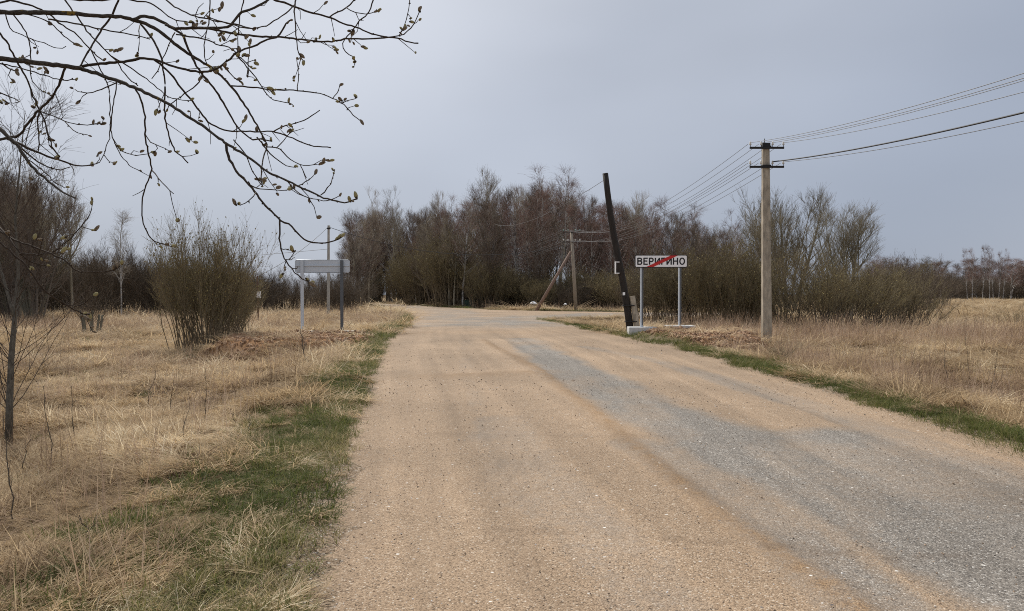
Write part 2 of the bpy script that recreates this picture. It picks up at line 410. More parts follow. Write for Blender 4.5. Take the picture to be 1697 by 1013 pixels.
sk_ = N(t, 'ShaderNodeMath', operation='MULTIPLY_ADD'); t.links.new(attr(t, 'streak'), sk_.inputs[0]); sk_.inputs[1].default_value = .46; sk_.inputs[2].default_value = 1.0
t.links.new(sk_.outputs[0], sv_.inputs['Scale']); c = sv_.outputs[0]
t.links.new(c, b.inputs['Base Color']); b.inputs['Roughness'].default_value = .9; b.inputs['Specular IOR Level'].default_value = .25
hh = math_n(t, 'ADD', math_n(t, 'MULTIPLY', vo.outputs['Distance'], -1.0), math_n(t, 'MULTIPLY', nB.outputs['Fac'], 1.2))
bump(t, b, hh, .7, .006)
road = link('road', mesh_np('road', np.stack([X, Y, Zr], 1), Q, [m], True, {'worn': np.clip(grey, 0, 1.2), 'sand': np.clip(ridge, 0, 1), 'crack': crack, 'track': trk, 'streak': streak}))
road['kind'] = 'structure'

# ------------------------------------------------------------------ trees: branch growth
def grow(P, R, n, t0, t1, ang, ln, up, wob, Np, rs, rmin, end=.35, rg=rng):
    B, Mp = R.shape; idx = np.repeat(np.arange(B), n); Cn = len(idx)
    t = rg.uniform(t0, t1, Cn)*(Mp-1); i = np.minimum(t.astype(int), Mp-2); f = (t-i)[:, None]
    st = P[idx, i]*(1-f)+P[idx, i+1]*f
    tan = P[idx, i+1]-P[idx, i]; tan /= np.linalg.norm(tan, axis=1, keepdims=True)+1e-9
    pr = R[idx, i]*(1-f[:, 0])+R[idx, i+1]*f[:, 0]
    q = rg.normal(size=(Cn, 3)); q -= (q*tan).sum(1, keepdims=True)*tan; q /= np.linalg.norm(q, axis=1, keepdims=True)+1e-9
    a = np.radians(rg.uniform(ang[0], ang[1], Cn))[:, None]
    d = np.cos(a)*tan+np.sin(a)*q
    L = ln(t/(Mp-1))*rg.uniform(.65, 1.2, Cn)
    out = np.zeros((Cn, Np, 3)); out[:, 0] = st; p = st
    for k in range(1, Np):
        d = d+rg.normal(size=(Cn, 3))*wob+np.array([0, 0, up]); d /= np.linalg.norm(d, axis=1, keepdims=True)
        p = p+d*(L/(Np-1))[:, None]; out[:, k] = p
    r0 = np.maximum(pr*rs, rmin)
    rad = r0[:, None]*np.linspace(1, end, Np)[None]
    return out, np.maximum(rad, rmin*.6)
def stem_line(base, lean, h, Np, r0, r1, wob=.03, rg=rng):
    p = np.array(base, float); d = np.array([lean[0], lean[1], 1.0]); pts = [p.copy()]
    for k in range(1, Np):
        d = d+np.append(rg.normal(size=2)*wob, 0)
        p = p+d/np.linalg.norm(d)*h/(Np-1); pts.append(p.copy())
    return np.array(pts)[None], np.linspace(r0, r1, Np)[None]
def norm_h(Vs, h):
    mz = np.percentile(np.concatenate(Vs)[:, 2], 99.8)
    return [V*(h/mz) for V in Vs]
def proto(kind, seed, mats, buds=0, bud_mat=None):
    """returns (trunk mesh, crown mesh) for a plant one metre tall, scaled at placing"""
    rg = np.random.default_rng(seed); U = rg.uniform
    tr, cw = [], []
    if kind in ('birch', 'aspen', 'young'):
        h = 18.0 if kind != 'young' else 9.0
        P, R = stem_line((0, 0, -.3), U(-.05, .05, 2), h, 14, .19 if kind != 'young' else .07, .012, .035, rg)
        tr.append((P, R, 7))
        lo = {'birch': .3, 'aspen': .43, 'young': .32}[kind]
        if kind == 'birch':
            P1, R1 = grow(P, R, 44, lo, .97, (36, 62), lambda t: 5.4*(1.05-t)**.75+.7, .12, .08, 7, .42, .020, rg=rg)
            P2, R2 = grow(P1, R1, 7, .25, 1, (22, 50), lambda t: 2.0*(1.2-t), .06, .10, 5, .55, .010, rg=rg)
            P3, R3 = grow(P2, R2, 6, .2, 1, (10, 45), lambda t: 1.0+0*t, -.20, .07, 4, .6, .0068, rg=rg)
        elif kind == 'aspen':
            P1, R1 = grow(P, R, 40, lo, .98, (38, 60), lambda t: 5.4*(1.05-t)**.7+.8, .19, .07, 7, .55, .024, rg=rg)
            P2, R2 = grow(P1, R1, 7, .25, 1, (22, 42), lambda t: 2.2*(1.2-t), .20, .08, 5, .6, .012, rg=rg)
            P3, R3 = grow(P2, R2, 5, .2, 1, (15, 38), lambda t: .85+0*t, .22, .07, 3, .6, .0075, rg=rg)
        else:
            P1, R1 = grow(P, R, 40, lo, .97, (25, 45), lambda t: 1.9*(1.05-t)+.3, .1, .08, 5, .5, .010, rg=rg)
            P2, R2 = grow(P1, R1, 6, .2, 1, (25, 50), lambda t: .8*(1.2-t), .06, .12, 4, .6, .006, rg=rg)
            P3, R3 = grow(P2, R2, 4, .2, 1, (20, 50), lambda t: .5+0*t, -.05, .12, 3, .6, .0045, rg=rg)
        tr.append((P1, R1, 4)); cw += [(P2, R2, 3), (P3, R3, 3)]
    elif kind in ('alder', 'willow'):
        h = 13.0 if kind == 'alder' else 9.0
        ns_ = 3 if kind == 'alder' else 8
        for k in range(ns_):
            a = U(0, 6.28); l = U(.02, .14) if kind == 'alder' else U(.05, .36)
            P, R = stem_line((math.cos(a)*.25, math.sin(a)*.25, -.3), (math.cos(a)*l, math.sin(a)*l), h*U(.78, 1), 10, .11, .015, .05, rg)
            tr.append((P, R, 6))
            P1, R1 = grow(P, R, 24 if kind == 'alder' else 15, .2 if kind == 'alder' else .3, .98, (28, 52), lambda t: 3.7*(1.05-t)**.7+.6, .18, .08, 6, .55, .015, rg=rg)
            P2, R2 = grow(P1, R1, 7, .2, 1, (20, 42), lambda t: 1.5*(1.2-t), .18, .09, 4, .6, .009, rg=rg)
            P3, R3 = grow(P2, R2, 5, .2, 1, (18, 42), lambda t: .7+0*t, .14, .08, 3, .6, .006, rg=rg)
            tr.append((P1, R1, 4)); cw += [(P2, R2, 3), (P3, R3, 3)]
    else:   # bush: fan of stems from the ground
        h = 4.5
        ns_ = {'bush': 150, 'brush': 60, 'scrub': 16, 'spread': 80}[kind]
        Ps, Rs = [], []; k_ = {'bush': .5, 'brush': .5, 'scrub': .1, 'spread': .8}[kind]; CO = [(U(-k_, k_), U(-k_, k_), U(.86, 1)) for _ in range(3)]+[(0, 0, 1)]
        for k in range(ns_):
            a = U(0, 6.28); cl_ = rg.integers(0, 4); l = abs(rg.normal(0, {'bush': .24, 'brush': .34, 'scrub': .5, 'spread': .50}[kind]))
            br = {'bush': 1.15, 'brush': 1.1, 'scrub': .2, 'spread': 1.0}[kind]*math.sqrt(U(0, 1)); a2 = a+U(-.6, .6)
            P, R = stem_line((math.cos(a2)*br*.8+CO[cl_][0], math.sin(a2)*br*.8+CO[cl_][1], -.15), (math.cos(a)*l, math.sin(a)*l), h*U(.6, 1.0)*(1-.25*l)*CO[cl_][2], 8, U(.009, .021), .005, .09, rg)
            Ps.append(P); Rs.append(R)
        P = np.concatenate(Ps); R = np.concatenate(Rs); tr.append((P, R, 4))
        P1, R1 = grow(P, R, 8, {'bush': .3, 'spread': .42, 'brush': .26, 'scrub': .14}[kind], 1, (15, 40), lambda t: 1.25*(1.15-t)+.25, .16, .10, 5, .6, .0065, rg=rg)
        P2, R2 = grow(P1, R1, 5, .15, 1, (20, 50), lambda t: .5+0*t, .14, .10, 3, .65, .0045, rg=rg)
        cw += [(P1, R1, 3), (P2, R2, 3)]
        P3 = P2
    tips = P3
    trv = cat_geo([tubes(*x) for x in tr]); cwv = cat_geo([tubes(*x) for x in cw])
    nt_ = len(cwv[1]); mi = np.zeros(nt_, int)
    if buds:
        Bc = tips.reshape(-1, 3); Bc = Bc[rg.choice(len(Bc), min(buds, len(Bc)), False)]
        n = len(Bc); dirv = rg.normal(size=(n, 3))*.6+np.array([0, 0, .8]); dirv /= np.linalg.norm(dirv, axis=1, keepdims=True)
        sd_ = np.cross(dirv, rg.normal(size=(n, 3))); sd_ /= np.linalg.norm(sd_, axis=1, keepdims=True)
        L = U(.035, .08, n)[:, None]; w = L*.32
        V = np.stack([Bc, Bc+dirv*L*.5+sd_*w, Bc+dirv*L, Bc+dirv*L*.5-sd_*w], 1).reshape(-1, 3)
        Qb = np.arange(n*4).reshape(-1, 4)
        cwv = cat_geo([cwv, (V, Qb)]); mi = np.concatenate([mi, np.ones(n, int)])
    tv, cv = norm_h([trv[0], cwv[0]], 1.0)
    ml = [mats[1]]+([bud_mat] if buds else [])
    return (mesh_np(kind+'_trunk', tv, trv[1], [mats[0]]), mesh_np(kind+'_crown', cv, cwv[1], ml, True, None, mi))

def birch_bark():
    m, t, b = new_mat('birch_bark')
    v = obj_coord(t, (22, 22, 60)); n = noise(t, v, 1, 4, .6)
    v2 = obj_coord(t, (8, 8, 9)); n2 = noise(t, v2, 1, 2, .5)
    f = math_n(t, 'MULTIPLY', n.outputs['Fac'], n2.outputs['Fac'])
    r = ramp_node(t, [(.17, (.05, .045, .04)), (.24, (.40, .38, .35)), (.5, (.60, .58, .54))], f)
    t.links.new(r.outputs['Color'], b.inputs['Base Color']); b.inputs['Roughness'].default_value = .8
    return m
M['birch_bark'] = birch_bark()
M['birch_twig'] = bark('birch_twig', (0.155, 0.092, 0.072), (0.263, 0.163, 0.13), bmp=0)
M['aspen_bark'] = bark('aspen_bark', (0.247, 0.222, 0.166), (0.449, 0.397, 0.301))
M['aspen_twig'] = bark('aspen_twig', (0.268, 0.228, 0.176), (0.416, 0.36, 0.282), bmp=0)
M['alder_bark'] = bark('alder_bark', (0.1, 0.083, 0.065), (0.19, 0.155, 0.121))
M['alder_twig'] = bark('alder_twig', (0.121, 0.091, 0.07), (0.206, 0.157, 0.12), bmp=0)
M['willow_bark'] = bark('willow_bark', (0.14, 0.128, 0.095), (0.25, 0.225, 0.165))
M['willow_twig'] = bark('willow_twig', (0.194, 0.167, 0.115), (0.301, 0.258, 0.18), bmp=0)
M['olive_stem'] = bark('olive_stem', (0.11, 0.086, 0.057), (0.221, 0.177, 0.115))
M['olive_twig'] = bark('olive_twig', (0.152, 0.122, 0.073), (0.268, 0.22, 0.128), bmp=0)
M['olive_bud'] = bark('olive_bud', (0.201, 0.163, 0.065), (0.319, 0.26, 0.112), bmp=0)
M['brush_stem'] = bark('brush_stem', (0.071, 0.059, 0.046), (0.151, 0.125, 0.094))
M['brush_twig'] = bark('brush_twig', (0.115, 0.09, 0.065), (0.197, 0.154, 0.113), bmp=0)

PR = {
 'birch': [proto('birch', 100+i, (M['birch_bark'], M['birch_twig'])) for i in range(3)],
 'aspen': [proto('aspen', 200+i, (M['aspen_bark'], M['aspen_twig'])) for i in range(3)],
 'alder': [proto('alder', 300+i, (M['alder_bark'], M['alder_twig'])) for i in range(3)],
 'willow': [proto('willow', 400+i, (M['willow_bark'], M['willow_twig'])) for i in range(2)],
 'young': [proto('young', 500+i, (M['birch_bark'], M['aspen_twig'])) for i in range(2)],
 'bush': [proto('bush', 600+i, (M['olive_stem'], M['olive_twig']), 4200, M['olive_bud']) for i in range(3)],
 'brush': [proto('brush', 700+i, (M['brush_stem'], M['brush_twig'])) for i in range(3)],
 'spread': [proto('spread', 750+i, (M['brush_stem'], M['olive_twig']), 1500, M['olive_bud']) for i in range(3)],
 'scrub': [proto('scrub', 800+i, (M['brush_stem'], M['olive_twig']), 300, M['olive_bud']) for i in range(2)],
}
NAMES = {'birch': ('birch_tree', 'tree'), 'aspen': ('aspen_tree', 'tree'), 'alder': ('alder_tree', 'tree'), 'willow': ('willow_tree', 'tree'),
         'young': ('young_birch', 'tree'), 'bush': ('willow_bush', 'bush'), 'brush': ('thicket_bush', 'bush'), 'spread': ('willow_bush', 'bush'), 'scrub': ('small_shrub', 'shrub')}
def plant(kind, x, y, h, label, group=None, wid=1.0, var=None, rz=None, lean=0.0, name=None, cat=None):
    p = PR[kind][(rnd.randrange(len(PR[kind])) if var is None else var)]
    nm, ct = NAMES[kind]
    if float(sdf(np.array([x]), np.array([y]))[0]) < 1.0: return None
    e = empty(name or nm, (x, y, ground_z(x, y)), rnd.uniform(0, 6.28) if rz is None else rz, (h*wid, h*wid, h))
    if lean: e.rotation_euler[0] = lean
    tag(e, label, cat or ct, group)
    link('trunk' if ct == 'tree' else 'stem', p[0], e); link('crown', p[1], e)
    return e
def plant_px(kind, px, top, d, label, group=None, **kw):
    x = (px-848.5)/F*d
    for k in range(8):
        if float(sdf(np.array([x]), np.array([d]))[0]) > 1.2: break
        d += 4; x = (px-848.5)/F*d
    z = ground_z(x, d)
    h = EYE-(top-HY)/F*d-z
    return plant(kind, x, d, h, label, group, **kw)

# the wood beyond the bend -------------------------------------------------
SIL = np.array([(545, 440), (565, 400), (585, 345), (605, 318), (625, 330), (650, 315), (690, 335), (740, 322), (770, 302), (795, 280), (830, 300), (860, 280), (890, 290),
                (925, 278), (955, 300), (985, 318), (1050, 322), (1100, 328), (1150, 338), (1200, 352), (1222, 378), (1245, 425)], float)
def sil(px): return float(np.interp(px, SIL[:, 0], SIL[:, 1]))
G_WOOD = 'trees massed in the wood beyond the bend'
L_WOOD = {'birch': 'bare reddish-brown birch among many in the dense wood beyond the road bend',
          'aspen': 'bare pale grey aspen among many in the dense wood beyond the road bend',
          'alder': 'bare dark many-stemmed alder among many in the dense wood beyond the road bend'}
key = [('aspen', 612, 308, 118, 'tall pale aspen at the left end of the wood, behind the bend', {}),
       ('aspen', 652, 308, 120, 'pale slim aspen rising above dark birches near the far strut-braced pole', {}),
       ('aspen', 740, 318, 112, 'grey aspen above the big olive willow across the road', {}),
       ('aspen', 797, 272, 102, 'tallest pale grey aspen in the middle of the wood', {'wid': 1.1}),
       ('birch', 866, 273, 104, 'tall brown-crowned birch right of the tallest pale aspen', {'wid': 1.2}),
       ('birch', 926, 272, 96, 'tall white-trunked birch just left of the pole with a wooden strut', {'wid': 1.15}),
       ('birch', 955, 292, 104, 'brown birch crown directly above the pole with a wooden strut', {}),
       ('aspen', 1040, 316, 90, 'grey aspen right behind the leaning black pole', {}),
       ('birch', 1100, 322, 92, 'brown birch above the white place-name sign', {}),
       ('birch', 1165, 336, 90, 'dark reddish birch right of the white place-name sign', {}),
       ('birch', 1205, 348, 86, 'dark reddish birch at the right end of the wood', {}),
       ('birch', 578, 382, 112, 'drooping dark birch at the left edge of the wood by the slim pole', {})]
for k, px, top, d, lab, kw in key: plant_px(k, px, top, d, lab, None, **kw)
for i in range(190):
    px = rnd.uniform(562, 1238); d = rnd.uniform(88, 135) if px > 710 else (rnd.uniform(100, 122) if px < 600 else rnd.uniform(140, 172))
    if i > 150: px = rnd.uniform(690, 1238); d = rnd.uniform(120, 150)
    if px > 1000: d -= 8
    k = rnd.choices(['birch', 'aspen', 'alder'], [5, 2, 5] if px < 700 or px > 900 else [3, 4, 4])[0]
    plant_px(k, px, sil(px)+abs(rnd.gauss(0, 34))+12, d, L_WOOD[k], G_WOOD, wid=rnd.uniform(.85, 1.3))
for i, (px, d) in enumerate([(690, 118), (706, 119), (722, 112), (776, 101), (812, 97), (838, 98), (880, 92), (888, 93), (905, 92), (942, 90), (962, 91), (985, 88), (1015, 86), (1065, 84), (1125, 84)]):
    k = ('birch', 'aspen')[i % 2] if px < 860 else 'birch'
    plant_px(k, px, sil(px)+rnd.uniform(20, 60), d, {'birch': 'white-trunked birch standing at the front edge of the dense wood', 'aspen': 'pale grey trunk of an aspen at the front edge of the dense wood'}[k], 'pale trunks at the front edge of the wood', wid=.8)
# undergrowth along the front of the wood
G_UND = 'bushes along the front of the wood'
for i in range(44):
    px = rnd.uniform(600, 1240); d = float(np.interp(px, [600, 700, 800, 900, 1240], [142, 116, 94, 84, 76]))+rnd.uniform(0, 9)
    k = 'brush' if rnd.random() < .6 else 'bush'
    top = rnd.uniform(440, 472) if px > 830 else rnd.uniform(420, 455)
    plant_px(k, px, top, d, 'bare brown bush in the tangled undergrowth at the front of the wood' if k == 'brush' else 'bare olive bush in the tangled undergrowth at the front of the wood', G_UND, wid=rnd.uniform(1.1, 1.6))
for px, top, d, lab in [(752, 378, 98, 'large olive willow bush with dark stems across the road, left of the green bin'),
                        (700, 400, 104, 'olive willow bush at the bend, left of the largest olive willow'),
                        (815, 425, 90, 'low brown-olive willow bush right of the green bin')]:
    plant_px('bush', px, top, d, lab, None, wid=1.1)
# hedge-like thicket left of the wood
G_TH = 'thicket bushes along the far left edge of the field'
for i in range(60):
    px = rnd.uniform(-120, 640); d = rnd.uniform(74, 104)
    top = np.interp(px, [-120, 60, 160, 240, 420, 480, 560, 640], [415, 415, 412, 428, 432, 438, 436, 446])+rnd.uniform(0, 22)
    plant_px('brush', px, top, d, 'bare dark brown bush in the thicket at the far left side of the field', G_TH, wid=rnd.uniform(1.1, 1.6))
G_LT = 'trees of the dark clump at the far left'
for i in range(25):
    px = rnd.uniform(-150, 74); d = rnd.uniform(50, 70)
    k = rnd.choice(['alder', 'willow', 'alder', 'aspen'])
    plant_px(k, px, np.interp(px, [-150, 0, 50, 80], [250, 245, 262, 300])+rnd.uniform(0, 60), d, {'alder': 'bare dark alder in the tall clump at the far left', 'willow': 'bare grey-brown willow in the tall clump at the far left', 'aspen': 'bare pale aspen in the tall clump at the far left'}[k], G_LT, wid=rnd.uniform(.9, 1.2))
plant_px('aspen', 120, 268, 62, 'slender grey tree with upswept twigs right of the dark left clump', None, wid=1.0)
plant_px('young', 200, 345, 60, 'slim young birch with white trunk standing alone over the left thicket', None, var=0)
for px, top, wh in ((172, 395, 'just left of'), (225, 400, 'just right of'), (255, 425, 'second to the right of'), (285, 415, 'third to the right of')):
    plant_px('brush', px, top, 66, 'tall thin upright bush %s the slim young birch at left' % wh, 'upright bushes near the slim young birch', wid=.9)
# big willow bush on the left of the road, small coppiced stump bush
plant_px('bush', 338, 352, 26.5, 'big rounded willow bush with many bare stems on the left field', None, var=2, wid=.74, rz=1.9)
plant_px('bush', 372, 440, 34, 'smaller olive bush just behind the big rounded willow bush', None, var=1, wid=1.0)
# right side bushes
for px, top, d, wid, v, lab in [(1195, 392, 40, 1.15, 0, 'large olive willow bush between the white sign and the concrete pole'),
                           (1110, 412, 46, 1.0, 1, 'olive willow bush behind the white place-name sign'),
                           (1240, 428, 44, 1.0, 2, 'dark willow bush directly behind the concrete pole'),
                           (1340, 410, 38, 1.15, 1, 'broad dark willow bush right of the concrete pole'),
                           (1420, 415, 40, 1.2, 2, 'middle broad willow bush in the row right of the concrete pole'),
                           (1490, 432, 41, 1.1, 0, 'low spreading bush at the right end of the willow row')]:
    plant_px('spread' if px > 1250 else 'bush', px, top, d, lab, None, var=v, wid=wid)
for px, top, d, wid, lab in [(1305, 310, 56, 1.0, 'tall bare grey willow tree just right of the concrete pole'),
                        (1402, 334, 54, 1.1, 'rounded bare grey willow tree above the right-hand bush row'),
                        (1262, 345, 64, .9, 'bare grey willow tree half hidden behind the concrete pole')]:
    plant_px('willow', px, top, d, lab, None, wid=wid)
for px, top, d in [(1500, 420, 90), (1530, 432, 95), (1475, 425, 84), (1555, 446, 110)]:
    plant_px('brush', px, top, d, 'bare brown bush behind the right end of the willow row', 'bushes behind the willow row', wid=1.2)
for px, top, d, wid in [(1085, 430, 50, 1.2), (1150, 420, 47, 1.2), (1225, 400, 52, 1.1), (1285, 418, 49, 1.2), (1375, 428, 48, 1.2), (1455, 440, 46, 1.2), (1518, 458, 44, 1.2)]:
    plant_px('brush', px, top, d, 'bare grey-brown bush filling the willow row either side of the concrete pole', 'bare bushes filling the willow row', wid=wid)
# far treeline on the right
for i in range(130):
    px = rnd.uniform(1440, 1840); d = rnd.uniform(215, 300)
    top = np.interp(px, [1440, 1500, 1560, 1600, 1700, 1850], [425, 428, 434, 430, 428, 425])+rnd.uniform(-4, 22)
    k = rnd.choice(['birch', 'alder', 'birch', 'brush', 'brush'])
    plant_px(k, px, top if k != 'brush' else 458, d, {'birch': 'bare brown birch in the far treeline across the right field', 'alder': 'bare dark alder in the far treeline across the right field', 'brush': 'dark bush at the foot of the far treeline across the right field'}[k], 'far treeline across the right field', wid=rnd.uniform(1.5, 2.2))
for i, px in enumerate((1603, 1611, 1628, 1640, 1646, 1655, 1662)):
    plant_px('birch', px, rnd.uniform(402, 416), 190+rnd.uniform(-6, 6), 'slender white-trunked birch before the far treeline, %s of the bright row of seven' % ('leftmost', 'second from left', 'third from left', 'middle one', 'third from right', 'second from right', 'rightmost')[i], 'white birches before the far treeline', wid=.55)
for px, top, d in [(1655, 505, 47), (1685, 498, 44), (1630, 520, 42), (1560, 500, 52), (1600, 515, 56), (1720, 505, 40)]:
    plant_px('scrub', px, top, d, 'low sparse olive shrub in the dry grass of the right field', 'sparse shrubs in the right field', wid=1.2)

# ------------------------------------------------------------------ grass
def blades(n, r, lmin, lmax, lean0, curv, w, seed, coh=0, npt=4):
    rg = np.random.default_rng(seed)
    a = rg.uniform(0, 6.28, n); rr = r*np.sqrt(rg.uniform(0, 1, n))
    b0 = np.stack([np.cos(a)*rr, np.sin(a)*rr, np.full(n, -.02)], 1)
    az = a+rg.normal(0, 1.2, n) if not coh else rg.normal(0, coh, n); L = rg.uniform(lmin, lmax, n)
    el = np.radians(90-np.abs(rg.normal(lean0[0], lean0[1], n)))
    pts = [b0]; p = b0; cu = np.radians(rg.uniform(curv[0], curv[1], n))
    for k in range(npt-1):
        d = np.stack([np.cos(az)*np.cos(el), np.sin(az)*np.cos(el), np.sin(el)], 1)
        p = p+d*(L/(npt-1))[:, None]; p[:, 2] = np.maximum(p[:, 2], .008); pts.append(p.copy()); el = el-cu; az = az+rg.normal(0, .25, n)
    P = np.stack(pts, 1)
    side = np.stack([-np.sin(az), np.cos(az), rg.normal(0, .3, n)], 1); side /= np.linalg.norm(side, axis=1, keepdims=True)
    ww = (w*rg.uniform(.6, 1.3, n))[:, None]*np.array([1, .9, .65, .15] if npt == 4 else np.linspace(1, .2, npt))[None]
    V = np.stack([P-side[:, None]*ww[..., None], P+side[:, None]*ww[..., None]], 2).reshape(-1, 3)
    b = (np.arange(n)*npt*2)[:, None]; k = (np.arange(npt-1)*2)[None]
    Q = np.stack([b+k, b+k+1, b+k+3, b+k+2], -1).reshape(-1, 4)
    return V, Q, np.repeat(rg.uniform(0, 1, n), npt*2)
def tuft(mat, specs, seed):
    Vs, Qs, Ss, o = [], [], [], 0
    for i, sp in enumerate(specs):
        V, Q, s = blades(*sp[:7], seed+i*13, *(sp[8:])); Vs.append(V); Qs.append(Q+o); Ss.append(s); o += len(V)
    me = mesh_np('tuft', np.concatenate(Vs), np.concatenate(Qs), [mat], True, {'shade': np.concatenate(Ss)})
    return me
def scatter(name, protos, P, R, Sc, label, cat, tone=None):
    col = bpy.data.collections.new(name+'_kinds')
    for i, pm in enumerate(protos):
        col.objects.link(bpy.data.objects.new('%s_kind_%d' % (name, i), pm))
    me = bpy.data.meshes.new(name); n = len(P)
    me.vertices.add(n); me.vertices.foreach_set('co', np.asarray(P, np.float32).ravel())
    for an, av in (('turn', R), ('size', Sc)):
        a = me.attributes.new(an, 'FLOAT_VECTOR', 'POINT'); a.data.foreach_set('vector', np.asarray(av, np.float32).ravel())
    tv_ = fbm(P[:, 0]*.30, P[:, 1]*.22, 140, 3)*.42+fbm(P[:, 0]*1.5, P[:, 1]*1.1, 141, 2)*.58
    a = me.attributes.new('tone', 'FLOAT', 'POINT'); a.data.foreach_set('value', (np.clip((tv_-.33)/.34, 0, 1)*.48-.07).astype(np.float32))
    a = me.attributes.new('pick', 'INT', 'POINT'); a.data.foreach_set('value', rng.integers(0, len(protos), n).astype(np.int32))
    o = link(name, me); tag(o, label, cat, None, 'stuff')
    ng = bpy.data.node_groups.new(name, 'GeometryNodeTree')
    ng.interface.new_socket('Geometry', in_out='INPUT', socket_type='NodeSocketGeometry')
    ng.interface.new_socket('Geometry', in_out='OUTPUT', socket_type='NodeSocketGeometry')
    gi = ng.nodes.new('NodeGroupInput'); go = ng.nodes.new('NodeGroupOutput')
    ip = ng.nodes.new('GeometryNodeInstanceOnPoints'); ci = ng.nodes.new('GeometryNodeCollectionInfo')
    ci.inputs['Collection'].default_value = col; ci.inputs['Separate Children'].default_value = True; ci.inputs['Reset Children'].default_value = True
    ip.inputs['Pick Instance'].default_value = True
    def na(nm, ty):
        k = ng.nodes.new('GeometryNodeInputNamedAttribute'); k.data_type = ty; k.inputs['Name'].default_value = nm; return k.outputs['Attribute']
    ng.links.new(gi.outputs[0], ip.inputs['Points']); ng.links.new(ci.outputs[0], ip.inputs['Instance'])
    ng.links.new(na('pick', 'INT'), ip.inputs['Instance Index']); ng.links.new(na('turn', 'FLOAT_VECTOR'), ip.inputs['Rotation'])
    ng.links.new(na('size', 'FLOAT_VECTOR'), ip.inputs['Scale']); ng.links.new(ip.outputs[0], go.inputs[0])
    md = o.modifiers.new('scatter', 'NODES'); md.node_group = ng
    return o
def ring_points(rings, wide=.80, x_pad=2.0):
    out = []
    for y0, y1, dens in rings:
        xm = wide*y1+x_pad; n = int(dens*2*xm*(y1-y0))
        x = rng.uniform(-xm, xm, n); y = rng.uniform(y0, y1, n)
        k = np.abs(x) < wide*y+x_pad; out.append(np.stack([x[k], y[k]], 1))
    return np.concatenate(out)
def place(P2, smin, smax, k, zs=1.0, tilt=.15, flow=False):
    x, y = P2[:, 0], P2[:, 1]; z = height(x, y)
    n = len(x); s = rng.uniform(smin, smax, n)*np.clip(1+(y-8)/k, 1, 5)
    R = np.stack([rng.normal(0, tilt, n), rng.normal(0, tilt, n), rng.uniform(0, 6.28, n)], 1)
    if flow:
        R[:, 2] = fbm(x*.35, y*.35, 150)*19+rng.normal(0, .55, n)
        hum = fbm(x*1.1, y*1.1, 151); s = s*(.60+.8*sstep(.35, .68, hum))*np.interp(y, [3, 6, 11], [.66, .78, 1.0])
    s = s*np.where((x > 0) & (x < 16) & (y > 36) & (y < 58), .5, 1.0)
    if zs > .9: s = s*np.where((x > 7) & (y > 26) & (y < 38), 1.45, 1.0)
    Sz = np.stack([s, s, np.minimum(s, s**.5*1.1)*zs*rng.uniform(.8, 1.2, n)], 1)
    return np.stack([x, y, z], 1), R, Sz

dry_protos = [tuft(M['dry'], [(56, .17, .16, .36, (76, 10), (-3, 8), .0034, 0, .5), (6, .10, .16, .34, (30, 16), (8, 24), .0028)], 10),
              tuft(M['dry'], [(60, .19, .14, .34, (82, 7), (-2, 6), .0034, 0, .7)], 40),
              tuft(M['dry'], [(44, .13, .16, .38, (50, 14), (14, 26), .0034, 0, .55), (20, .16, .1, .28, (80, 8), (-2, 8), .0034, 0, .9)], 70),
              tuft(M['dry'], [(46, .20, .1, .30, (82, 8), (-3, 6), .0036), (4, .1, .2, .42, (22, 14), (4, 16), .0026)], 90),
              tuft(M['dry'], [(46, .10, .20, .44, (46, 12), (16, 30), .0032, 0, .6), (16, .14, .12, .3, (74, 10), (0, 10), .0034)], 95)]
P2 = ring_points([(2.2, 6, 150), (6, 12, 100), (12, 22, 34), (22, 40, 14), (40, 80, 4.5), (80, 140, 1.0), (140, 280, .35)])
S = sdf(P2[:, 0], P2[:, 1]); sn = S+(fbm(P2[:, 0]*.7, P2[:, 1]*.7, 88)-.5)*.9
so = np.maximum(mound_f(P2[:, 0], P2[:, 1], 0), mound_f(P2[:, 0], P2[:, 1], 1))
so = np.maximum(so, np.where((P2[:, 0] > 3) & (P2[:, 0] < 7.8) & (P2[:, 1] > 19) & (P2[:, 1] < 26), .82, 0)); so = np.maximum(so, np.where((P2[:, 0] < -4) & (P2[:, 0] > -9.8) & (P2[:, 1] > 20.5) & (P2[:, 1] < 24.5), .6, 0))
prob = np.where(P2[:, 0] < 0, .15*sstep(-.2, .4, sn)+.85*sstep(.65, 1.4, sn), sstep(.35, 1.0, sn))*(1-.9*so)
thin = fbm(P2[:, 0]*.6, P2[:, 1]*.6, 90); prob *= .55+.6*sstep(.36, .56, thin)*(.6+.8*fbm(P2[:, 0]*2.3, P2[:, 1]*2.3, 91))
P2d = P2[(rng.uniform(0, 1, len(P2)) < prob) & (S > .02)]
scatter('dry_grass', dry_protos, *place(P2d, .65, 1.2, 12, .72, .15, True), 'flattened straw-coloured dry grass covering the fields on both sides', 'grass')

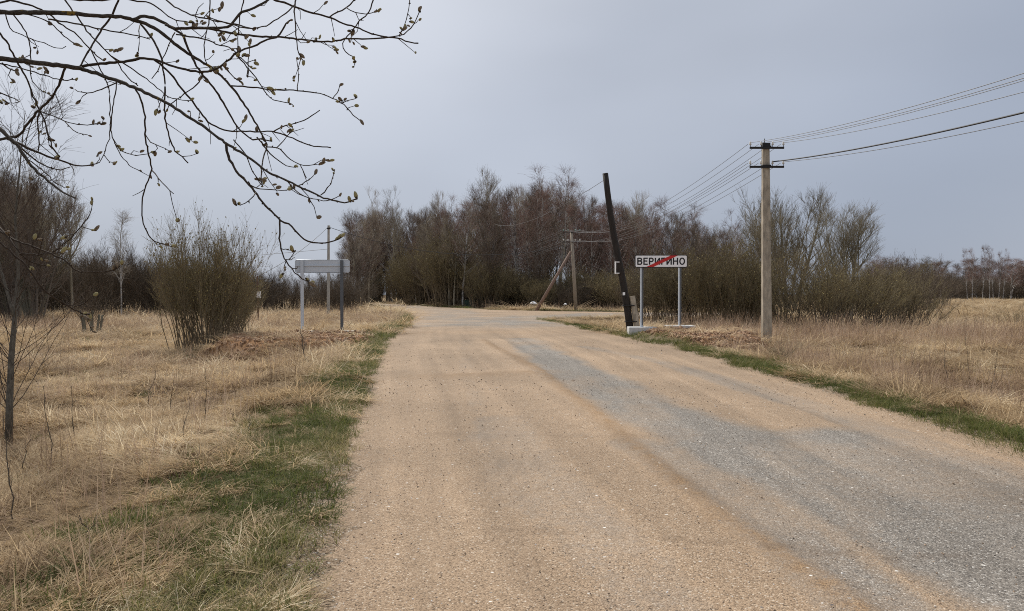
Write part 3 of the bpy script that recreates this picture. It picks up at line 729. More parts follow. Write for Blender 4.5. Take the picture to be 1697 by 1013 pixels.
# standing dead stalks, in patches
st_protos = [tuft(M['drydark'], [(12, .22, .35, .8, (12, 8), (-2, 6), .0022)], 110), tuft(M['reed'], [(16, .2, .4, .85, (14, 9), (0, 9), .0024)], 130),
             tuft(M['reed'], [(10, .25, .3, .7, (22, 14), (0, 12), .0022), (8, .2, .2, .5, (60, 15), (0, 10), .0024)], 150),
             tuft(M['reed'], [(34, .16, .25, .6, (38, 20), (4, 30), .0028)], 155), tuft(M['drydark'], [(26, .2, .25, .6, (50, 22), (0, 20), .003)], 158)]
P2 = ring_points([(4, 12, 11), (12, 22, 13), (22, 45, 8.0), (45, 80, 1.6), (80, 110, .6)])
yy_ = P2[:, 1]; S = sdf(P2[:, 0], P2[:, 1]); pn = fbm(P2[:, 0]*.25, P2[:, 1]*.25, 95)
xx, yy = P2[:, 0], P2[:, 1]
prob = sstep(.45, .62, pn)*np.where(yy_ > 12, .35, .65)*(.3+.9*sstep(.4, .6, fbm(P2[:, 0]*1.3, P2[:, 1]*1.3, 96)))
prob = np.where((xx > np.interp(yy, [0, 18, 22, 27], [5, 6.0, 8.0, 8.6])) & (S > .8) & (S < 6) & (yy < 27), np.maximum(prob, .95*sstep(5.8, 1.5, S)), prob)      # rough strip right of the verge
prob = np.where((xx > 6) & (yy > 27) & (yy < 37), np.maximum(prob, .75), prob)         # before the willow row
prob = np.where((xx < -2.6) & (xx > -9) & (yy > 5) & (yy < 19) & (S > 1.6), np.maximum(prob, .28*sstep(.42, .6, fbm(xx*.8, yy*.8, 160))), prob)
prob = np.where((xx < -3) & (yy > 40) & (yy < 62), np.maximum(prob, .7), prob)
prob = np.where((S < 9) & (yy > 62), np.maximum(prob, .5), prob)
so = np.maximum(mound_f(xx, yy, 0), mound_f(xx, yy, 1)); prob *= (1-.9*so)*sstep(.7, 1.6, S); prob = np.where((xx > -1) & (xx < 26) & (yy > 36) & (yy < 58), prob*.12, prob)
P2s = P2[rng.uniform(0, 1, len(P2)) < prob]
scatter('dead_stalks', st_protos, *place(P2s, .7, 1.15, 40, .95, .08), 'standing thin dead weed stalks and reeds in the dry fields', 'grass')

# green verge grass
gr_protos = [tuft(M['green'], [(46, .11, .05, .13, (34, 18), (8, 30), .0024)], 170), tuft(M['green'], [(34, .12, .04, .10, (55, 18), (4, 22), .0024)], 190),
             tuft(M['green'], [(40, .10, .07, .18, (26, 14), (10, 34), .0026)], 210)]
P2 = ring_points([(2.2, 6, 200), (6, 12, 130), (12, 22, 70), (22, 40, 30), (40, 75, 7), (75, 120, 1.5)])
S = sdf(P2[:, 0], P2[:, 1]); xx, yy = P2[:, 0], P2[:, 1]; left = xx < 0
sn = S+(fbm(xx*.9, yy*.9, 88)-.5)*.8
cl = .6*sstep(.36, .62, fbm(xx*4, yy*4, 99))+.4*sstep(.4, .6, fbm(xx*1.1, yy*1.1, 98))
wl = np.interp(yy, [0, 4, 8, 16, 26, 32, 45], [1.75, 1.65, 1.35, 1.1, .9, 1.5, 1.2])
prob = np.where(left, sstep(-.05, .4, sn)*(1-sstep(wl*.75, wl*1.35, sn))*(.06+.62*cl), sstep(-.1, .1, sn)*(1-sstep(.45, .85, S))*(.7+.3*cl))
prob = np.where(left, np.maximum(prob, (.5+.4*cl)*sstep(-.05, .15, S+.3*(fbm(xx*3, yy*3, 97)-.5))*sstep(1.05, .6, sn)), prob)
prob = np.maximum(prob, (S > 1)*.10*sstep(.58, .7, fbm(xx*.8, yy*.8, 101)))
so = np.maximum(mound_f(xx, yy, 0), mound_f(xx, yy, 1)); prob *= 1-.9*so*sstep(.3, 1, S)
P2g = P2[(rng.uniform(0, 1, len(P2)) < prob) & (S > -.25)]
scatter('verge_grass', gr_protos, *place(P2g, .75, 1.3, 22), 'short green grass growing along both road edges', 'grass')

# ------------------------------------------------------------------ loose stones, soil clods
def rock(seed, flat=.65):
    import bmesh
    bm = bmesh.new(); bmesh.ops.create_icosphere(bm, subdivisions=1, radius=1)
    rg = np.random.default_rng(seed)
    for v_ in bm.verts:
        k = 1+rg.normal(0, .16); v_.co = Vector((v_.co.x*k, v_.co.y*k*.85, v_.co.z*k*flat))
    me = bpy.data.meshes.new('stone'); bm.to_mesh(me); bm.free(); return me
def stone_mat(name, stops):
    m, t, b = new_mat(name); oi = N(t, 'ShaderNodeObjectInfo')
    r = ramp_node(t, stops, oi.outputs['Random']); t.links.new(r.outputs['Color'], b.inputs['Base Color']); b.inputs['Roughness'].default_value = .85
    return m
sm = stone_mat('loose_stone', [(0, (.10, .085, .07)), (.2, (.26, .19, .13)), (.5, (.40, .29, .20)), (.8, (.52, .40, .29)), (.95, (.66, .60, .52)), (1, (.8, .78, .74))])
cm = stone_mat('soil_clod', [(0, (.14, .075, .04)), (.5, (.31, .18, .098)), (1, (.46, .30, .18))])
stones = [rock(i) for i in range(4)]
for s_ in stones: s_.materials.append(sm)
P2 = np.concatenate([ring_points([(2.6, 5, 420), (5, 8, 260), (8, 14, 70), (14, 26, 16)])])
S = sdf(P2[:, 0], P2[:, 1]); P2 = P2[(S < .15) & (rng.uniform(0, 1, len(P2)) < .35+.65*sstep(.4, .65, fbm(P2[:, 0]*.9, P2[:, 1]*.6, 120))+.5*sstep(-.9, -.1, S))]
n = len(P2); s = .0016+.0034*rng.uniform(0, 1, n)**3*1.8+.004*(rng.uniform(0, 1, n) > .985)
s *= np.clip(P2[:, 1]/7, 1, 2)
scatter('loose_gravel', stones, np.stack([P2[:, 0], P2[:, 1], .021+0*s+(fbm(P2[:, 0]*.4, P2[:, 1]*.4, 69)-.5)*.05*sstep(-.15, -1, sdf(P2[:, 0], P2[:, 1]))], 1),
        rng.uniform(0, 6.28, (n, 3))*np.array([.1, .1, 1]), np.stack([s, s, s], 1), 'loose pebbles scattered over the gravel road', 'gravel')
clods = [rock(20+i, .8) for i in range(4)]
for s_ in clods: s_.materials.append(cm)
P2 = []
for (cx, cy, rx_, ry_, z) in MOUNDS:
    n = 6000; a = rng.uniform(0, 6.28, n); r = np.sqrt(rng.uniform(0, 1, n))*1.15
    P2.append(np.stack([cx+np.cos(a)*r*rx_, cy+np.sin(a)*r*ry_], 1))
P2 = np.concatenate(P2); so = np.maximum(mound_f(P2[:, 0], P2[:, 1], 0), mound_f(P2[:, 0], P2[:, 1], 1)); P2 = P2[(so > .15) & (sdf(P2[:, 0], P2[:, 1]) > .5)]
n = len(P2); s = .016+.07*rng.uniform(0, 1, n)**3
scatter('soil_clods', clods, np.stack([P2[:, 0], P2[:, 1], height(P2[:, 0], P2[:, 1])], 1), rng.uniform(0, 6.28, (n, 3)), np.stack([s, s, s*.8], 1), 'rust-brown clods of dug earth heaped around both sign footings', 'soil')

# ------------------------------------------------------------------ poles and wires
M['concrete'] = simple('weathered_concrete', (.36, .31, .24), .9, vary=.42, scale=2.5, bmp=.5, stretch=(3, 3, 1))
M['concrete_far'] = simple('pale_concrete', (.38, .36, .32), .9, vary=.2, scale=2, stretch=(2, 2, .6))
M['greywood'] = simple('grey_wood', (.30, .255, .20), .9, vary=.3, scale=3, bmp=.4, stretch=(6, 6, .6))
M['strutwood'] = simple('brown_strut', (.22, .15, .115), .9, vary=.25, scale=3, stretch=(6, 6, .6))
M['tarwood'] = simple('tarred_wood', (.026, .02, .016), .8, vary=.6, scale=3, bmp=.7, stretch=(9, 9, .7))
M['iron'] = simple('dark_iron', (.028, .026, .025), .7, .3)
M['porcelain'] = simple('porcelain', (.72, .70, .64), .3, vary=.05)
M['glassgreen'] = simple('green_glass', (.22, .38, .32), .3, vary=.1)
M['wire'] = simple('aluminium_wire', (.16, .16, .165), .55, .5)
M['cable'] = simple('black_cable', (.03, .03, .032), .6)
M['galv'] = simple('galvanised_steel', (.56, .61, .66), .5, .15, vary=.05, scale=3)
M['galv_shaded'] = simple('shaded_steel', (.115, .125, .135), .6, .3, vary=.15)  # same galvanised steel with shade put into its colour
M['white'] = simple('white_paint', (.92, .92, .92), .45, vary=.04)
M['black'] = simple('black_paint', (.012, .012, .013), .5)
M['red'] = simple('red_paint', (.55, .02, .018), .45, vary=.06)
M['footing'] = simple('pale_footing', (.55, .55, .53), .9, vary=.15, scale=6, bmp=.3)
M['rust'] = simple('rusty_steel', (.10, .045, .03), .85, vary=.3)

def insulator(parent, x, y, z, mat, s=1.0):
    # hook pin and bell-shaped porcelain
    pin = link('insulator_pin', mesh_np('insulator_pin', *tube1([(x, y, z), (x, y, z+.10*s)], .011*s, 6), [M['iron']]), parent)
    zz = np.array([.07, .075, .10, .12, .135, .16, .18, .20])*s+z; r = np.array([.030, .042, .040, .030, .036, .034, .022, .004])*s
    link('bell', mesh_np('insulator_bell', *tubes(np.stack([np.full(8, x), np.full(8, y), zz], 1)[None], r[None], 10), [mat]), pin)
    return (x, y, z+.15*s)
# concrete pole on the right verge: tapered trapezoid post
NP = np.array([(1271-848.5)/F*27.6, 27.6]); nz = ground_z(*NP)
pole = empty('concrete_pole', (NP[0], NP[1], nz))
tag(pole, 'tapered concrete power pole with two dark crossarms on the right verge', 'utility pole')
htop = 7.06-nz
V, Qb = [], []
for k, zz in enumerate(np.linspace(-.3, htop, 12)):
    w = .165-.045*zz/htop; dpt = .14-.045*zz/htop; c_ = .03
    ring = [(-w+c_, -dpt), (w-c_, -dpt), (w, -dpt+c_), (w, dpt), (-w, dpt), (-w, -dpt+c_)]
    off = .012*zz
    V += [(a_-.01*zz, b_, zz) for a_, b_ in ring]
for k in range(11):
    for j in range(6): Qb.append((k*6+j, k*6+(j+1) % 6, k*6+6+(j+1) % 6, k*6+6+j))
n0 = 66; Qb += [(n0, n0+1, n0+2, n0+3), (n0, n0+3, n0+4, n0+5)]
link('post', mesh_np('post', V, Qb, [M['concrete']], False), pole)
pxo = -.01*htop
link('pole_cap', mesh_np('pole_cap', *box(pxo-.135, -.115, htop-.06, pxo+.135, .115, htop+.05), [M['iron']], False), pole)
link('top_pin', mesh_np('top_pin', *tube1([(pxo-.04, 0, htop+.05), (pxo-.04, 0, htop+.22)], .014, 6), [M['iron']]), pole)
INS = {}
for lvl, zz in (('u', htop-.14), ('l', htop-.83)):
    xo = pxo
    arm = link('crossarm', mesh_np('crossarm', *box(xo-.62, -.165, zz-.035, xo+.62, -.10, zz+.035), [M['iron']], False), pole)
    link('clamp', mesh_np('clamp', *box(xo-.155, -.17, zz+.037, xo+.155, .14, zz+.075), [M['iron']], False), pole)
    for j, dx in enumerate((-.60, -.21, .21, .60)):
        p = insulator(arm, xo+dx, -.13, zz+.035, M['porcelain']); INS[lvl, j] = np.array([NP[0]+p[0], NP[1]+p[1], nz+p[2]])
def hang(name, a, b_, sag, r, mat, label, group, n=28, cat='wire'):
    t_ = np.linspace(0, 1, n); P = a[None]*(1-t_)[:, None]+b_[None]*t_[:, None]; P[:, 2] -= 4*sag*t_*(1-t_)
    o = link(name, mesh_np(name, *tubes(P[None], np.full((1, n), r), 5), [mat])); tag(o, label, cat, group); return o
# next pole of the line stands behind the camera on the right
BP = np.array([12.6, -15.0]); bz = ground_z(*BP)
G_R = 'wires from the concrete pole towards the camera'
for j, (dx, yy_) in enumerate(((-.60, 122), (-.21, 130), (.21, 134), (.60, 153))):
    a = INS['u', j]; b_ = np.array([BP[0]+dx, BP[1], 7.15])
    dd = (a[0]-a[1]*(b_[0]-a[0])/(b_[1]-a[1]))/(.679-(b_[0]-a[0])/(b_[1]-a[1])); tt_ = (dd-a[1])/(b_[1]-a[1])
    zt = EYE-(yy_-HY)/F*dd; sg = (a[2]*(1-tt_)+b_[2]*tt_-zt)/(4*tt_*(1-tt_))
    hang('overhead_wire', a, b_, sg, .0085, M['wire'], ['uppermost wire running right from the left end of the pole top crossarm', 'second thin wire from the top running right from the concrete pole', 'third thin wire from the top running right from the concrete pole', 'lowest wire running right from the right end of the top crossarm'][j], G_R, 48)
for j, (jj, yy_, r, lab, mt) in enumerate(((2, 187, .022, 'thick dark bundled cable running right from the lower crossarm', 'cable'), (3, 201, .009, 'lowest thin wire running right just under the thick bundled cable', 'wire'))):
    a = INS['l', jj]; b_ = np.array([BP[0]+.4, BP[1], 6.4])
    dd = (a[0]-a[1]*(b_[0]-a[0])/(b_[1]-a[1]))/(.679-(b_[0]-a[0])/(b_[1]-a[1])); tt_ = (dd-a[1])/(b_[1]-a[1])
    zt = EYE-(yy_-HY)/F*dd; sg = (a[2]*(1-tt_)+b_[2]*tt_-zt)/(4*tt_*(1-tt_))
    hang('overhead_cable' if mt == 'cable' else 'overhead_wire', a, b_, sg, r, M[mt], lab, G_R, 48)
# pole with a wooden strut across the junction
D2 = 73.5; p0 = W(955, 516, D2); p1 = W(947, 385, D2); z0 = ground_z(p0[0], D2)
sp = empty('strutted_pole', (p0[0], D2, z0)); tag(sp, 'grey wooden power pole held by a slanting strut across the junction', 'utility pole')
loc = lambda p: np.array(p)-np.array([p0[0], D2, z0])
tp = loc(p1)
link('post', mesh_np('post', *tube1([(0, 0, -.3), tp*.5, tp], [.19, .165, .13], 9), [M['greywood']]), sp)
sb = loc(W(886, 505, D2-1)); sb[2] = ground_z(W(886, 505, D2-1)[0], D2-1)-z0-.2; se = loc(W(946, 417, D2))
link('strut', mesh_np('strut', *tube1([sb, se], [.17, .12], 8), [M['strutwood']]), sp)
INS2 = {}
for lvl, zoff in (('u', .10), ('l', -.85)):
    zz = tp[2]+zoff-.12
    arm = link('crossarm', mesh_np('crossarm', *box(tp[0]-.85, -.20, zz-.035, tp[0]+.85, -.13, zz+.035), [M['iron']], False), sp)
    for j, dx in enumerate((-.8, -.35, .35, .8)):
        p = insulator(arm, tp[0]+dx, -.16, zz+.05, M['glassgreen'] if lvl == 'u' else M['porcelain'], 1.25); INS2[lvl, j] = np.array(p)+np.array([p0[0], D2, z0])
G_M = 'wires between the concrete pole and the strutted pole'
for lvl in 'ul':
    for j in range(4):
        hang('overhead_wire', INS[lvl, j]+np.array([0, .3, 0]), INS2[lvl, j], 1.35 if lvl == 'u' else 1.2, .0085, M['wire'], '%s-tier wire sagging from %s insulator of concrete pole to strutted pole' % ('upper' if lvl == 'u' else 'lower', ('outer left', 'inner left', 'inner right', 'outer right')[j]), G_M+(', upper tier' if lvl == 'u' else ', lower tier'), 36)
# far strutted pole at the bend
D3 = 150.0; q0 = W(641, 500, D3); q1 = W(641, 447, D3); z3 = ground_z(q0[0], D3)
fp = empty('strutted_pole', (q0[0], D3, z3)); tag(fp, 'small distant pole with a strut against the dark wood at the bend', 'utility pole')
link('post', mesh_np('post', *tube1([(0, 0, -.3), (0, 0, q1[2]-z3)], [.17, .13], 7), [M['greywood']]), fp)
link('strut', mesh_np('strut', *tube1([(-1.5, -.5, -.2), (0, -.1, (q1[2]-z3)*.88)], [.15, .12], 7), [M['greywood']]), fp)
for zoff in (-.15, -1.0):
    link('crossarm', mesh_np('crossarm', *box(-.9, -.18, q1[2]-z3+zoff-.05, .9, -.10, q1[2]-z3+zoff+.05), [M['galv']], False), fp)
for lvl, zoff in (('u', 0.05), ('l', -.85)):
    for j, dx in enumerate((-.8, -.35, .35, .8)):
        hang('overhead_wire', INS2[lvl, j], q1+np.array([dx, -.14, zoff]), 1.9, .014, M['wire'], '%s-tier wire sagging from %s insulator of strutted pole to distant bend pole' % ('upper' if lvl == 'u' else 'lower', ('outer left', 'inner left', 'inner right', 'outer right')[j]), 'wires from the strutted pole to the bend pole, %s tier' % ('upper' if lvl == 'u' else 'lower'), 36)
# slim pale pole behind the blank sign
D4 = 66.0; s0 = W(544, 516, D4); s1 = W(545.5, 374, D4); z4 = ground_z(s0[0], D4)
lp = empty('concrete_pole', (s0[0], D4, z4)); tag(lp, 'slim pale concrete pole behind the grey sign back on the left', 'utility pole')
hh4 = s1[2]-z4
link('post', mesh_np('post', *tube1([(0, 0, -.3), (.03, 0, hh4*.5), (.06, 0, hh4)], [.15, .125, .10], 7), [M['concrete_far']], False), lp)
link('bracket', mesh_np('bracket', *box(-.06, -.14, hh4-.32, .20, .12, hh4-.22), [M['iron']], False), lp)
insulator(lp, .16, -.02, hh4-.22, M['porcelain'], 1.2)
topL = np.array([s0[0]+.1, D4, z4+hh4-.15])
hang('overhead_cable', topL, W(935, 408, 73.4), 1.55, .022, M['cable'], 'black cable sagging right from the slim pale pole across the wood', None, 40)
wp_top = W(427, 458, 50.2)
hang('overhead_cable', topL+np.array([-.1, 0, .02]), wp_top, .35, .017, M['cable'], 'cable slanting down left from the slim pale pole to the rusty stand', None, 24)
hang('overhead_wire', topL+np.array([-.05, .05, -1.9]), W(-260, 455, 95), .6, .016, M['wire'], 'nearly level thin wire running left from the middle of the slim pale pole', None, 30)

# leaning tarred wooden pole with concrete stub
D5 = 30.3; b0 = W(1045, 546, D5); t0_ = W(1001.5, 288, D5); z5 = ground_z(b0[0], D5)
kp = empty('leaning_pole', (b0[0], D5, z5)); tag(kp, 'black tarred wooden pole leaning left without wires on top, beside the white sign', 'utility pole')
tv = t0_-np.array([b0[0], D5, z5]); tn = np.linspace(-.05, 1, 9)
pts = tn[:, None]*tv[None]+np.stack([.04*np.sin(tn*7), 0*tn, 0*tn], 1)
link('post', mesh_np('post', *tube1(pts, np.linspace(.155, .115, 9)*(1+rng.normal(0, .03, 9)), 11), [M['tarwood']]), kp)
sbp = W(1059, 546, D5-.05)-np.array([b0[0], D5, z5]); sbp[2] = -.3; stp = W(1048, 491, D5-.05)-np.array([b0[0], D5, z5])
link('stub', mesh_np('stub', *tube1([sbp, stp], [.135, .115], 6), [M['concrete']], False), kp)
for f_ in (.175, .075):
    cpt = tv*f_+np.array([.10, 0, 0])
    link('wire_band', mesh_np('wire_band', *box(cpt[0]-.24, -.18, cpt[2]-.02, cpt[0]+.22, .18, cpt[2]+.02), [M['iron']], False), kp)
bx = W(1022, 444, D5)-np.array([b0[0], D5, z5])
pl_ = link('plate', mesh_np('plate', *box(bx[0]-.05, -.18, bx[2]-.24, bx[0]+.16, -.05, bx[2]+.24), [M['tarwood']], False), kp)
link('plate_face', mesh_np('plate_face', *box(bx[0]-.085, -.20, bx[2]-.245, bx[0]-.052, -.03, bx[2]+.245), [M['white']], False), pl_)
link('plate_rim', mesh_np('plate_rim', *cat_geo([box(bx[0]-.052, -.21, bx[2]+.205, bx[0]+.08, -.182, bx[2]+.24), box(bx[0]-.052, -.21, bx[2]-.24, bx[0]+.08, -.182, bx[2]-.205)]), [M['white']], False), pl_)
tg = W(1033, 487, D5)-np.array([b0[0], D5, z5])
link('tag', mesh_np('tag', *box(tg[0]-.045, -.17, tg[2]-.06, tg[0]+.045, -.15, tg[2]+.06), [M['white']], False), kp)
hang('overhead_wire', t0_+np.array([0, .1, -.25]), W(820, 372, 88), .8, .010, M['wire'], 'thin wire running left from the top of the leaning black pole', None, 24)

# rusty stand with white board in the left field
rb = W(428, 530, 50.0); zr = ground_z(rb[0], rb[1])
rs = empty('rusty_stand', (rb[0], rb[1], zr)); tag(rs, 'thin rusty post carrying a small white board before the left thicket', 'post')
link('post', mesh_np('post', *tube1([(0, 0, -.2), (-.05, 0, wp_top[2]-zr)], .045, 6), [M['rust']]), rs)
wb = W(430, 488, 49.8)
link('board', mesh_np('board', *box(-.08, -.14, wb[2]-zr-.22, .20, -.06, wb[2]-zr+.22), [M['white']], False), rs)

# ------------------------------------------------------------------ road signs
def rounded(w, h, r, n=6):
    pts = []
    for cx, cy, a0 in ((w/2-r, h/2-r, 0), (-w/2+r, h/2-r, 90), (-w/2+r, -h/2+r, 180), (w/2-r, -h/2+r, 270)):
        for k in range(n+1):
            a = math.radians(a0+90*k/n); pts.append((cx+r*math.cos(a), cy+r*math.sin(a)))
    return pts
def plate_mesh(name, outline, y0, y1, mat):
    me = bpy.data.meshes.new(name); n = len(outline)
    V = [(x, y0, z) for x, z in outline]+[(x, y1, z) for x, z in outline]
    Fc = [tuple(range(n)), tuple(range(2*n-1, n-1, -1))]+[(i, i+n, (i+1) % n+n, (i+1) % n) for i in range(n)]
    me.from_pydata(V, [], Fc); me.update(); me.materials.append(mat); return me
DS = 28.6
bl = W(1052, 444, DS); br = W(1139, 442, DS); tl = W(1052, 424, DS)
sw = br[0]-bl[0]; sh = .485; cz = W(0, 433.2, DS)[2]; cx = (bl[0]+br[0])/2
zs = ground_z(cx, DS)
sg = empty('place_name_sign', (cx, DS, zs), math.radians(-1)); tag(sg, 'white town-exit sign reading ВЕРИГИНО crossed by a red stripe', 'road sign')
zc = cz-zs
def at_z(me, p, name, y=0): 
    o = link(name, me, p); o.location = (0, y, zc); return o
board = at_z(plate_mesh('board', rounded(sw, sh, .06), 0, .03, M['black']), sg, 'board')
face = link('face', plate_mesh('face', rounded(sw-.06, sh-.06, .04), -.004, -.0005, M['white']), board)
def ribbon(pts, w):
    p = np.array([q for i, q in enumerate(pts) if i == 0 or math.dist(q, pts[i-1]) > 1e-4], float); closed = np.allclose(p[0], p[-1])
    d = np.diff(p, axis=0); d /= np.linalg.norm(d, axis=1, keepdims=True); nn = np.stack([-d[:, 1], d[:, 0]], 1)
    a0 = np.concatenate([[nn[-1] if closed else nn[0]], nn]); a1 = np.concatenate([nn, [nn[0] if closed else nn[-1]]])
    m_ = a0+a1; m_ /= np.linalg.norm(m_, axis=1, keepdims=True); m_ /= np.maximum((m_*a0).sum(1, keepdims=True), .5)
    L_, R_ = p+m_*w/2, p-m_*w/2; V = np.stack([L_, R_], 1).reshape(-1, 2); k = np.arange(len(p)-1)*2
    return V, np.stack([k, k+1, k+3, k+2], 1)
def arc(cx, cy, rx, ry, a0, a1, n=10):
    return [(cx+rx*math.cos(math.radians(a0+(a1-a0)*i/n)), cy+ry*math.sin(math.radians(a0+(a1-a0)*i/n))) for i in range(n+1)]
h_ = .07
GLY = {'В': (.66, [[(h_, 0), (h_, 1)], [(h_, 1-h_), (.36, 1-h_)]+arc(.36, .745, .20, .185, 90, -90)+[(h_, .56)], [(h_, .53), (.38, .53)]+arc(.38, .30, .21, .23, 90, -90)+[(h_, h_)]]),
       'Е': (.58, [[(h_, 0), (h_, 1)], [(h_, 1-h_), (.58, 1-h_)], [(h_, .53), (.52, .53)], [(h_, h_), (.58, h_)]]),
       'Р': (.62, [[(h_, 0), (h_, 1)], [(h_, 1-h_), (.34, 1-h_)]+arc(.34, .69, .21, .24, 90, -90)+[(h_, .45)]]),
       'И': (.70, [[(h_, 0), (h_, 1)], [(.63, 0), (.63, 1)], [(h_+.02, .06), (.61, .94)]]),
       'Г': (.54, [[(h_, 0), (h_, 1)], [(h_, 1-h_), (.54, 1-h_)]]),
       'Н': (.68, [[(h_, 0), (h_, 1)], [(.61, 0), (.61, 1)], [(h_, .52), (.61, .52)]]),
       'О': (.78, [arc(.39, .5, .31, .44, 0, 360, 24)])}
word = 'ВЕРИГИНО'; gap = .17; tw = sum(GLY[c][0] for c in word)+gap*(len(word)-1)
hL = .265; kx = (sw-.19)/tw; xc = -(sw-.19)/2; Vl, Ql, o_ = [], [], 0
for ci, ch in enumerate(word):
    for si, strokes in enumerate(GLY[ch][1]):
        V2, Q2 = ribbon(strokes, .185)
        Vl.append(np.column_stack([xc+V2[:, 0]*kx, np.full(len(V2), -.0062-.0004*si), (V2[:, 1]-.5)*hL])); Ql.append(Q2+o_); o_ += len(V2)
    xc += (GLY[ch][0]+gap)*kx
link('lettering', mesh_np('lettering', np.concatenate(Vl), np.concatenate(Ql), [M['black']], False), board)
link('red_stripe', plate_mesh('red_stripe', [(-.56, -sh/2+.028), (-.29, -sh/2+.028), (.62, sh/2-.028), (.35, sh/2-.028)], -.013, -.0095, M['red']), board)
for px_, fx0, fx1, mt in ((1064, 1040, 1087, 'galv'), (1127, 1104, 1151, 'galv_shaded')):
    x_ = W(px_, 0, DS)[0]-cx
    link('post', mesh_np('post', *box(x_-.055, .034, -.1, x_+.055, .11, zc+sh/2-.02), [M['galv']], False), sg)
    link('post_shade', mesh_np('post_shade', *box(x_+.002, .020, .12, x_+.052, .032, zc-sh/2-.005), [M['galv_shaded']], False), sg)  # thin dark strip, painted shade on the right half of the post
    f0 = W(fx0, 0, DS)[0]-cx; f1 = W(fx1, 0, DS)[0]-cx
    o = link('footing', mesh_np('footing', *box(max(f0, 4.42-cx), -.22, -.25, f1, .45, .06 if px_ < 1100 else .12), [M['footing']], False), sg); bevel(o, .02)
# the same kind of sign seen from behind, left of the road
DL = 27.6
a_ = W(490, 431, DL); b_ = W(579, 452, DL); cx = (a_[0]+b_[0])/2; sw = b_[0]-a_[0]; sh = a_[2]-b_[2]; zs = ground_z(cx, DL); zc = (a_[2]+b_[2])/2-zs
sl_ = empty('road_sign', (cx, DL, zs), math.radians(2)); tag(sl_, 'bare grey metal back of a road sign on two posts left of the road', 'road sign')
board = at_z(plate_mesh('board', rounded(sw, sh, .07), -.002, .03, M['galv']), sl_, 'board')
rim = rounded(sw, sh, .07); ring = np.array([(x, -.006, z) for x, z in rim]+[rim[0] and (rim[0][0], -.006, rim[0][1])])
link('board_rim', mesh_np('board_rim', *tubes(ring[None], np.full((1, len(ring)), .012), 5), [M['galv']]), board)
for zz in (.02,):
    link('rail', mesh_np('rail', *box(-sw/2+.01, -.035, zz-.016, sw/2-.01, -.004, zz+.016), [M['galv']], False), board)
for px_, fx0, fx1, mt in ((502, 487, 527, 'galv'), (567, 553, 586, 'galv_shaded')):
    x_ = W(px_, 0, DL)[0]-cx
    link('post', mesh_np('post', *box(x_-.05, -.125, -.15, x_+.05, -.038, zc+sh/2-.01), [M[mt]], False), sl_)  # right post takes the darker steel: its shade is painted in
    f0 = W(fx0, 0, DL)[0]-cx; f1 = W(fx1, 0, DL)[0]-cx
    o = link('footing', mesh_np('footing', *box(f0, -.5, -.25, f1, .4, .045), [M['footing']], False), sl_); bevel(o, .02)

# ------------------------------------------------------------------ bin, litter
bnp = W(778, 503, 93.0); zb = ground_z(bnp[0], 93)
bn = empty('waste_container', (bnp[0], 93, zb)); tag(bn, 'small dark green waste container beside the olive willow across the road', 'container')
M['bingreen'] = simple('bin_green', (.02, .05, .038), .6)
Vb, Qc = box(-.65, -.45, .12, .65, .45, 1.05); Vb[4:, :2] *= 1.12
link('body', mesh_np('body', Vb, Qc, [M['bingreen']], False), bn)
link('lid', mesh_np('lid', *box(-.78, -.56, 1.06, .78, .56, 1.15), [M['bingreen']], False), bn)
for sx in (-1, 1):
    link('foot', mesh_np('foot', *box(sx*.5-.08, -.4, -.1, sx*.5+.08, .4, .118), [M['iron']], False), bn)
def litter(name, px, py, d, w, label, seed):
    p = W(px, py, d); z = max(ground_z(p[0], d), p[2]-w)
    import bmesh
    bm = bmesh.new(); bmesh.ops.create_icosphere(bm, subdivisions=2, radius=w); rg = np.random.default_rng(seed)
    for v_ in bm.verts:
        k = 1+rg.normal(0, .22); v_.co = Vector((v_.co.x*k, v_.co.y*k*.8, max(-.1*w, v_.co.z*k*.75)))
    me = bpy.data.meshes.new(name); bm.to_mesh(me); bm.free(); me.materials.append(M['white'])
    o = link(name, me, None, (p[0], d, z+w*.3)); tag(o, label, 'litter')
litter('plastic_bag', 884, 500, 75, .3, 'white plastic bag lying near the foot of the wooden strut', 1)
litter('plastic_bag', 937, 503, 77, .16, 'pale scrap of plastic under the bushes near the strutted pole', 2)
litter('paper_scrap', 588, 646, 12.2, .035, 'small white paper scrap in the green verge left of the road', 3)

# ------------------------------------------------------------------ saplings and weed stems in the near grass
def stem_plant(name, base_px, top_px, d, r, label, group, twigs=6, tl=.35, seed=0, cat='sapling', mat='brush_stem'):
    rg = np.random.default_rng(seed+900)
    x = (base_px[0]-848.5)/F*d; z = ground_z(x, d); top = W(top_px[0], top_px[1], d+rg.uniform(-.15, .15))
    n = 9; t_ = np.linspace(0, 1, n); P = np.stack([x+(top[0]-x)*t_, d+(top[1]-d)*t_, z-.05+(top[2]-z+.05)*t_], 1)
    P[1:-1] += rg.normal(0, .012, (n-2, 3)); R = np.linspace(r, r*.3, n)
    e = empty(name, (x, d, z)); tag(e, label, cat, group)
    link('stem', mesh_np('stem', *tubes((P-np.array([x, d, z]))[None], R[None], 6), [M[mat]]), e)
    if twigs:
        P1, R1 = grow((P-np.array([x, d, z]))[None], R[None], twigs, .25, .97, (20, 50), lambda t: tl*(1.2-t), .06, .10, 5, .55, .0016, rg=rg)
        P2_, R2_ = grow(P1, R1, 2, .3, .9, (20, 50), lambda t: tl*.35+0*t, .06, .1, 3, .6, .0012, rg=rg)
        tag(link('twigs', mesh_np('twigs', *cat_geo([tubes(P1, R1, 4), tubes(P2_, R2_, 3)]), [M[mat]]), e), kind='stuff')
    return e
stem_plant('sapling', (506, 632), (498, 545), 17.5, .016, 'dark leafless sapling in front of the grey sign back', None, 12, .5, 1)
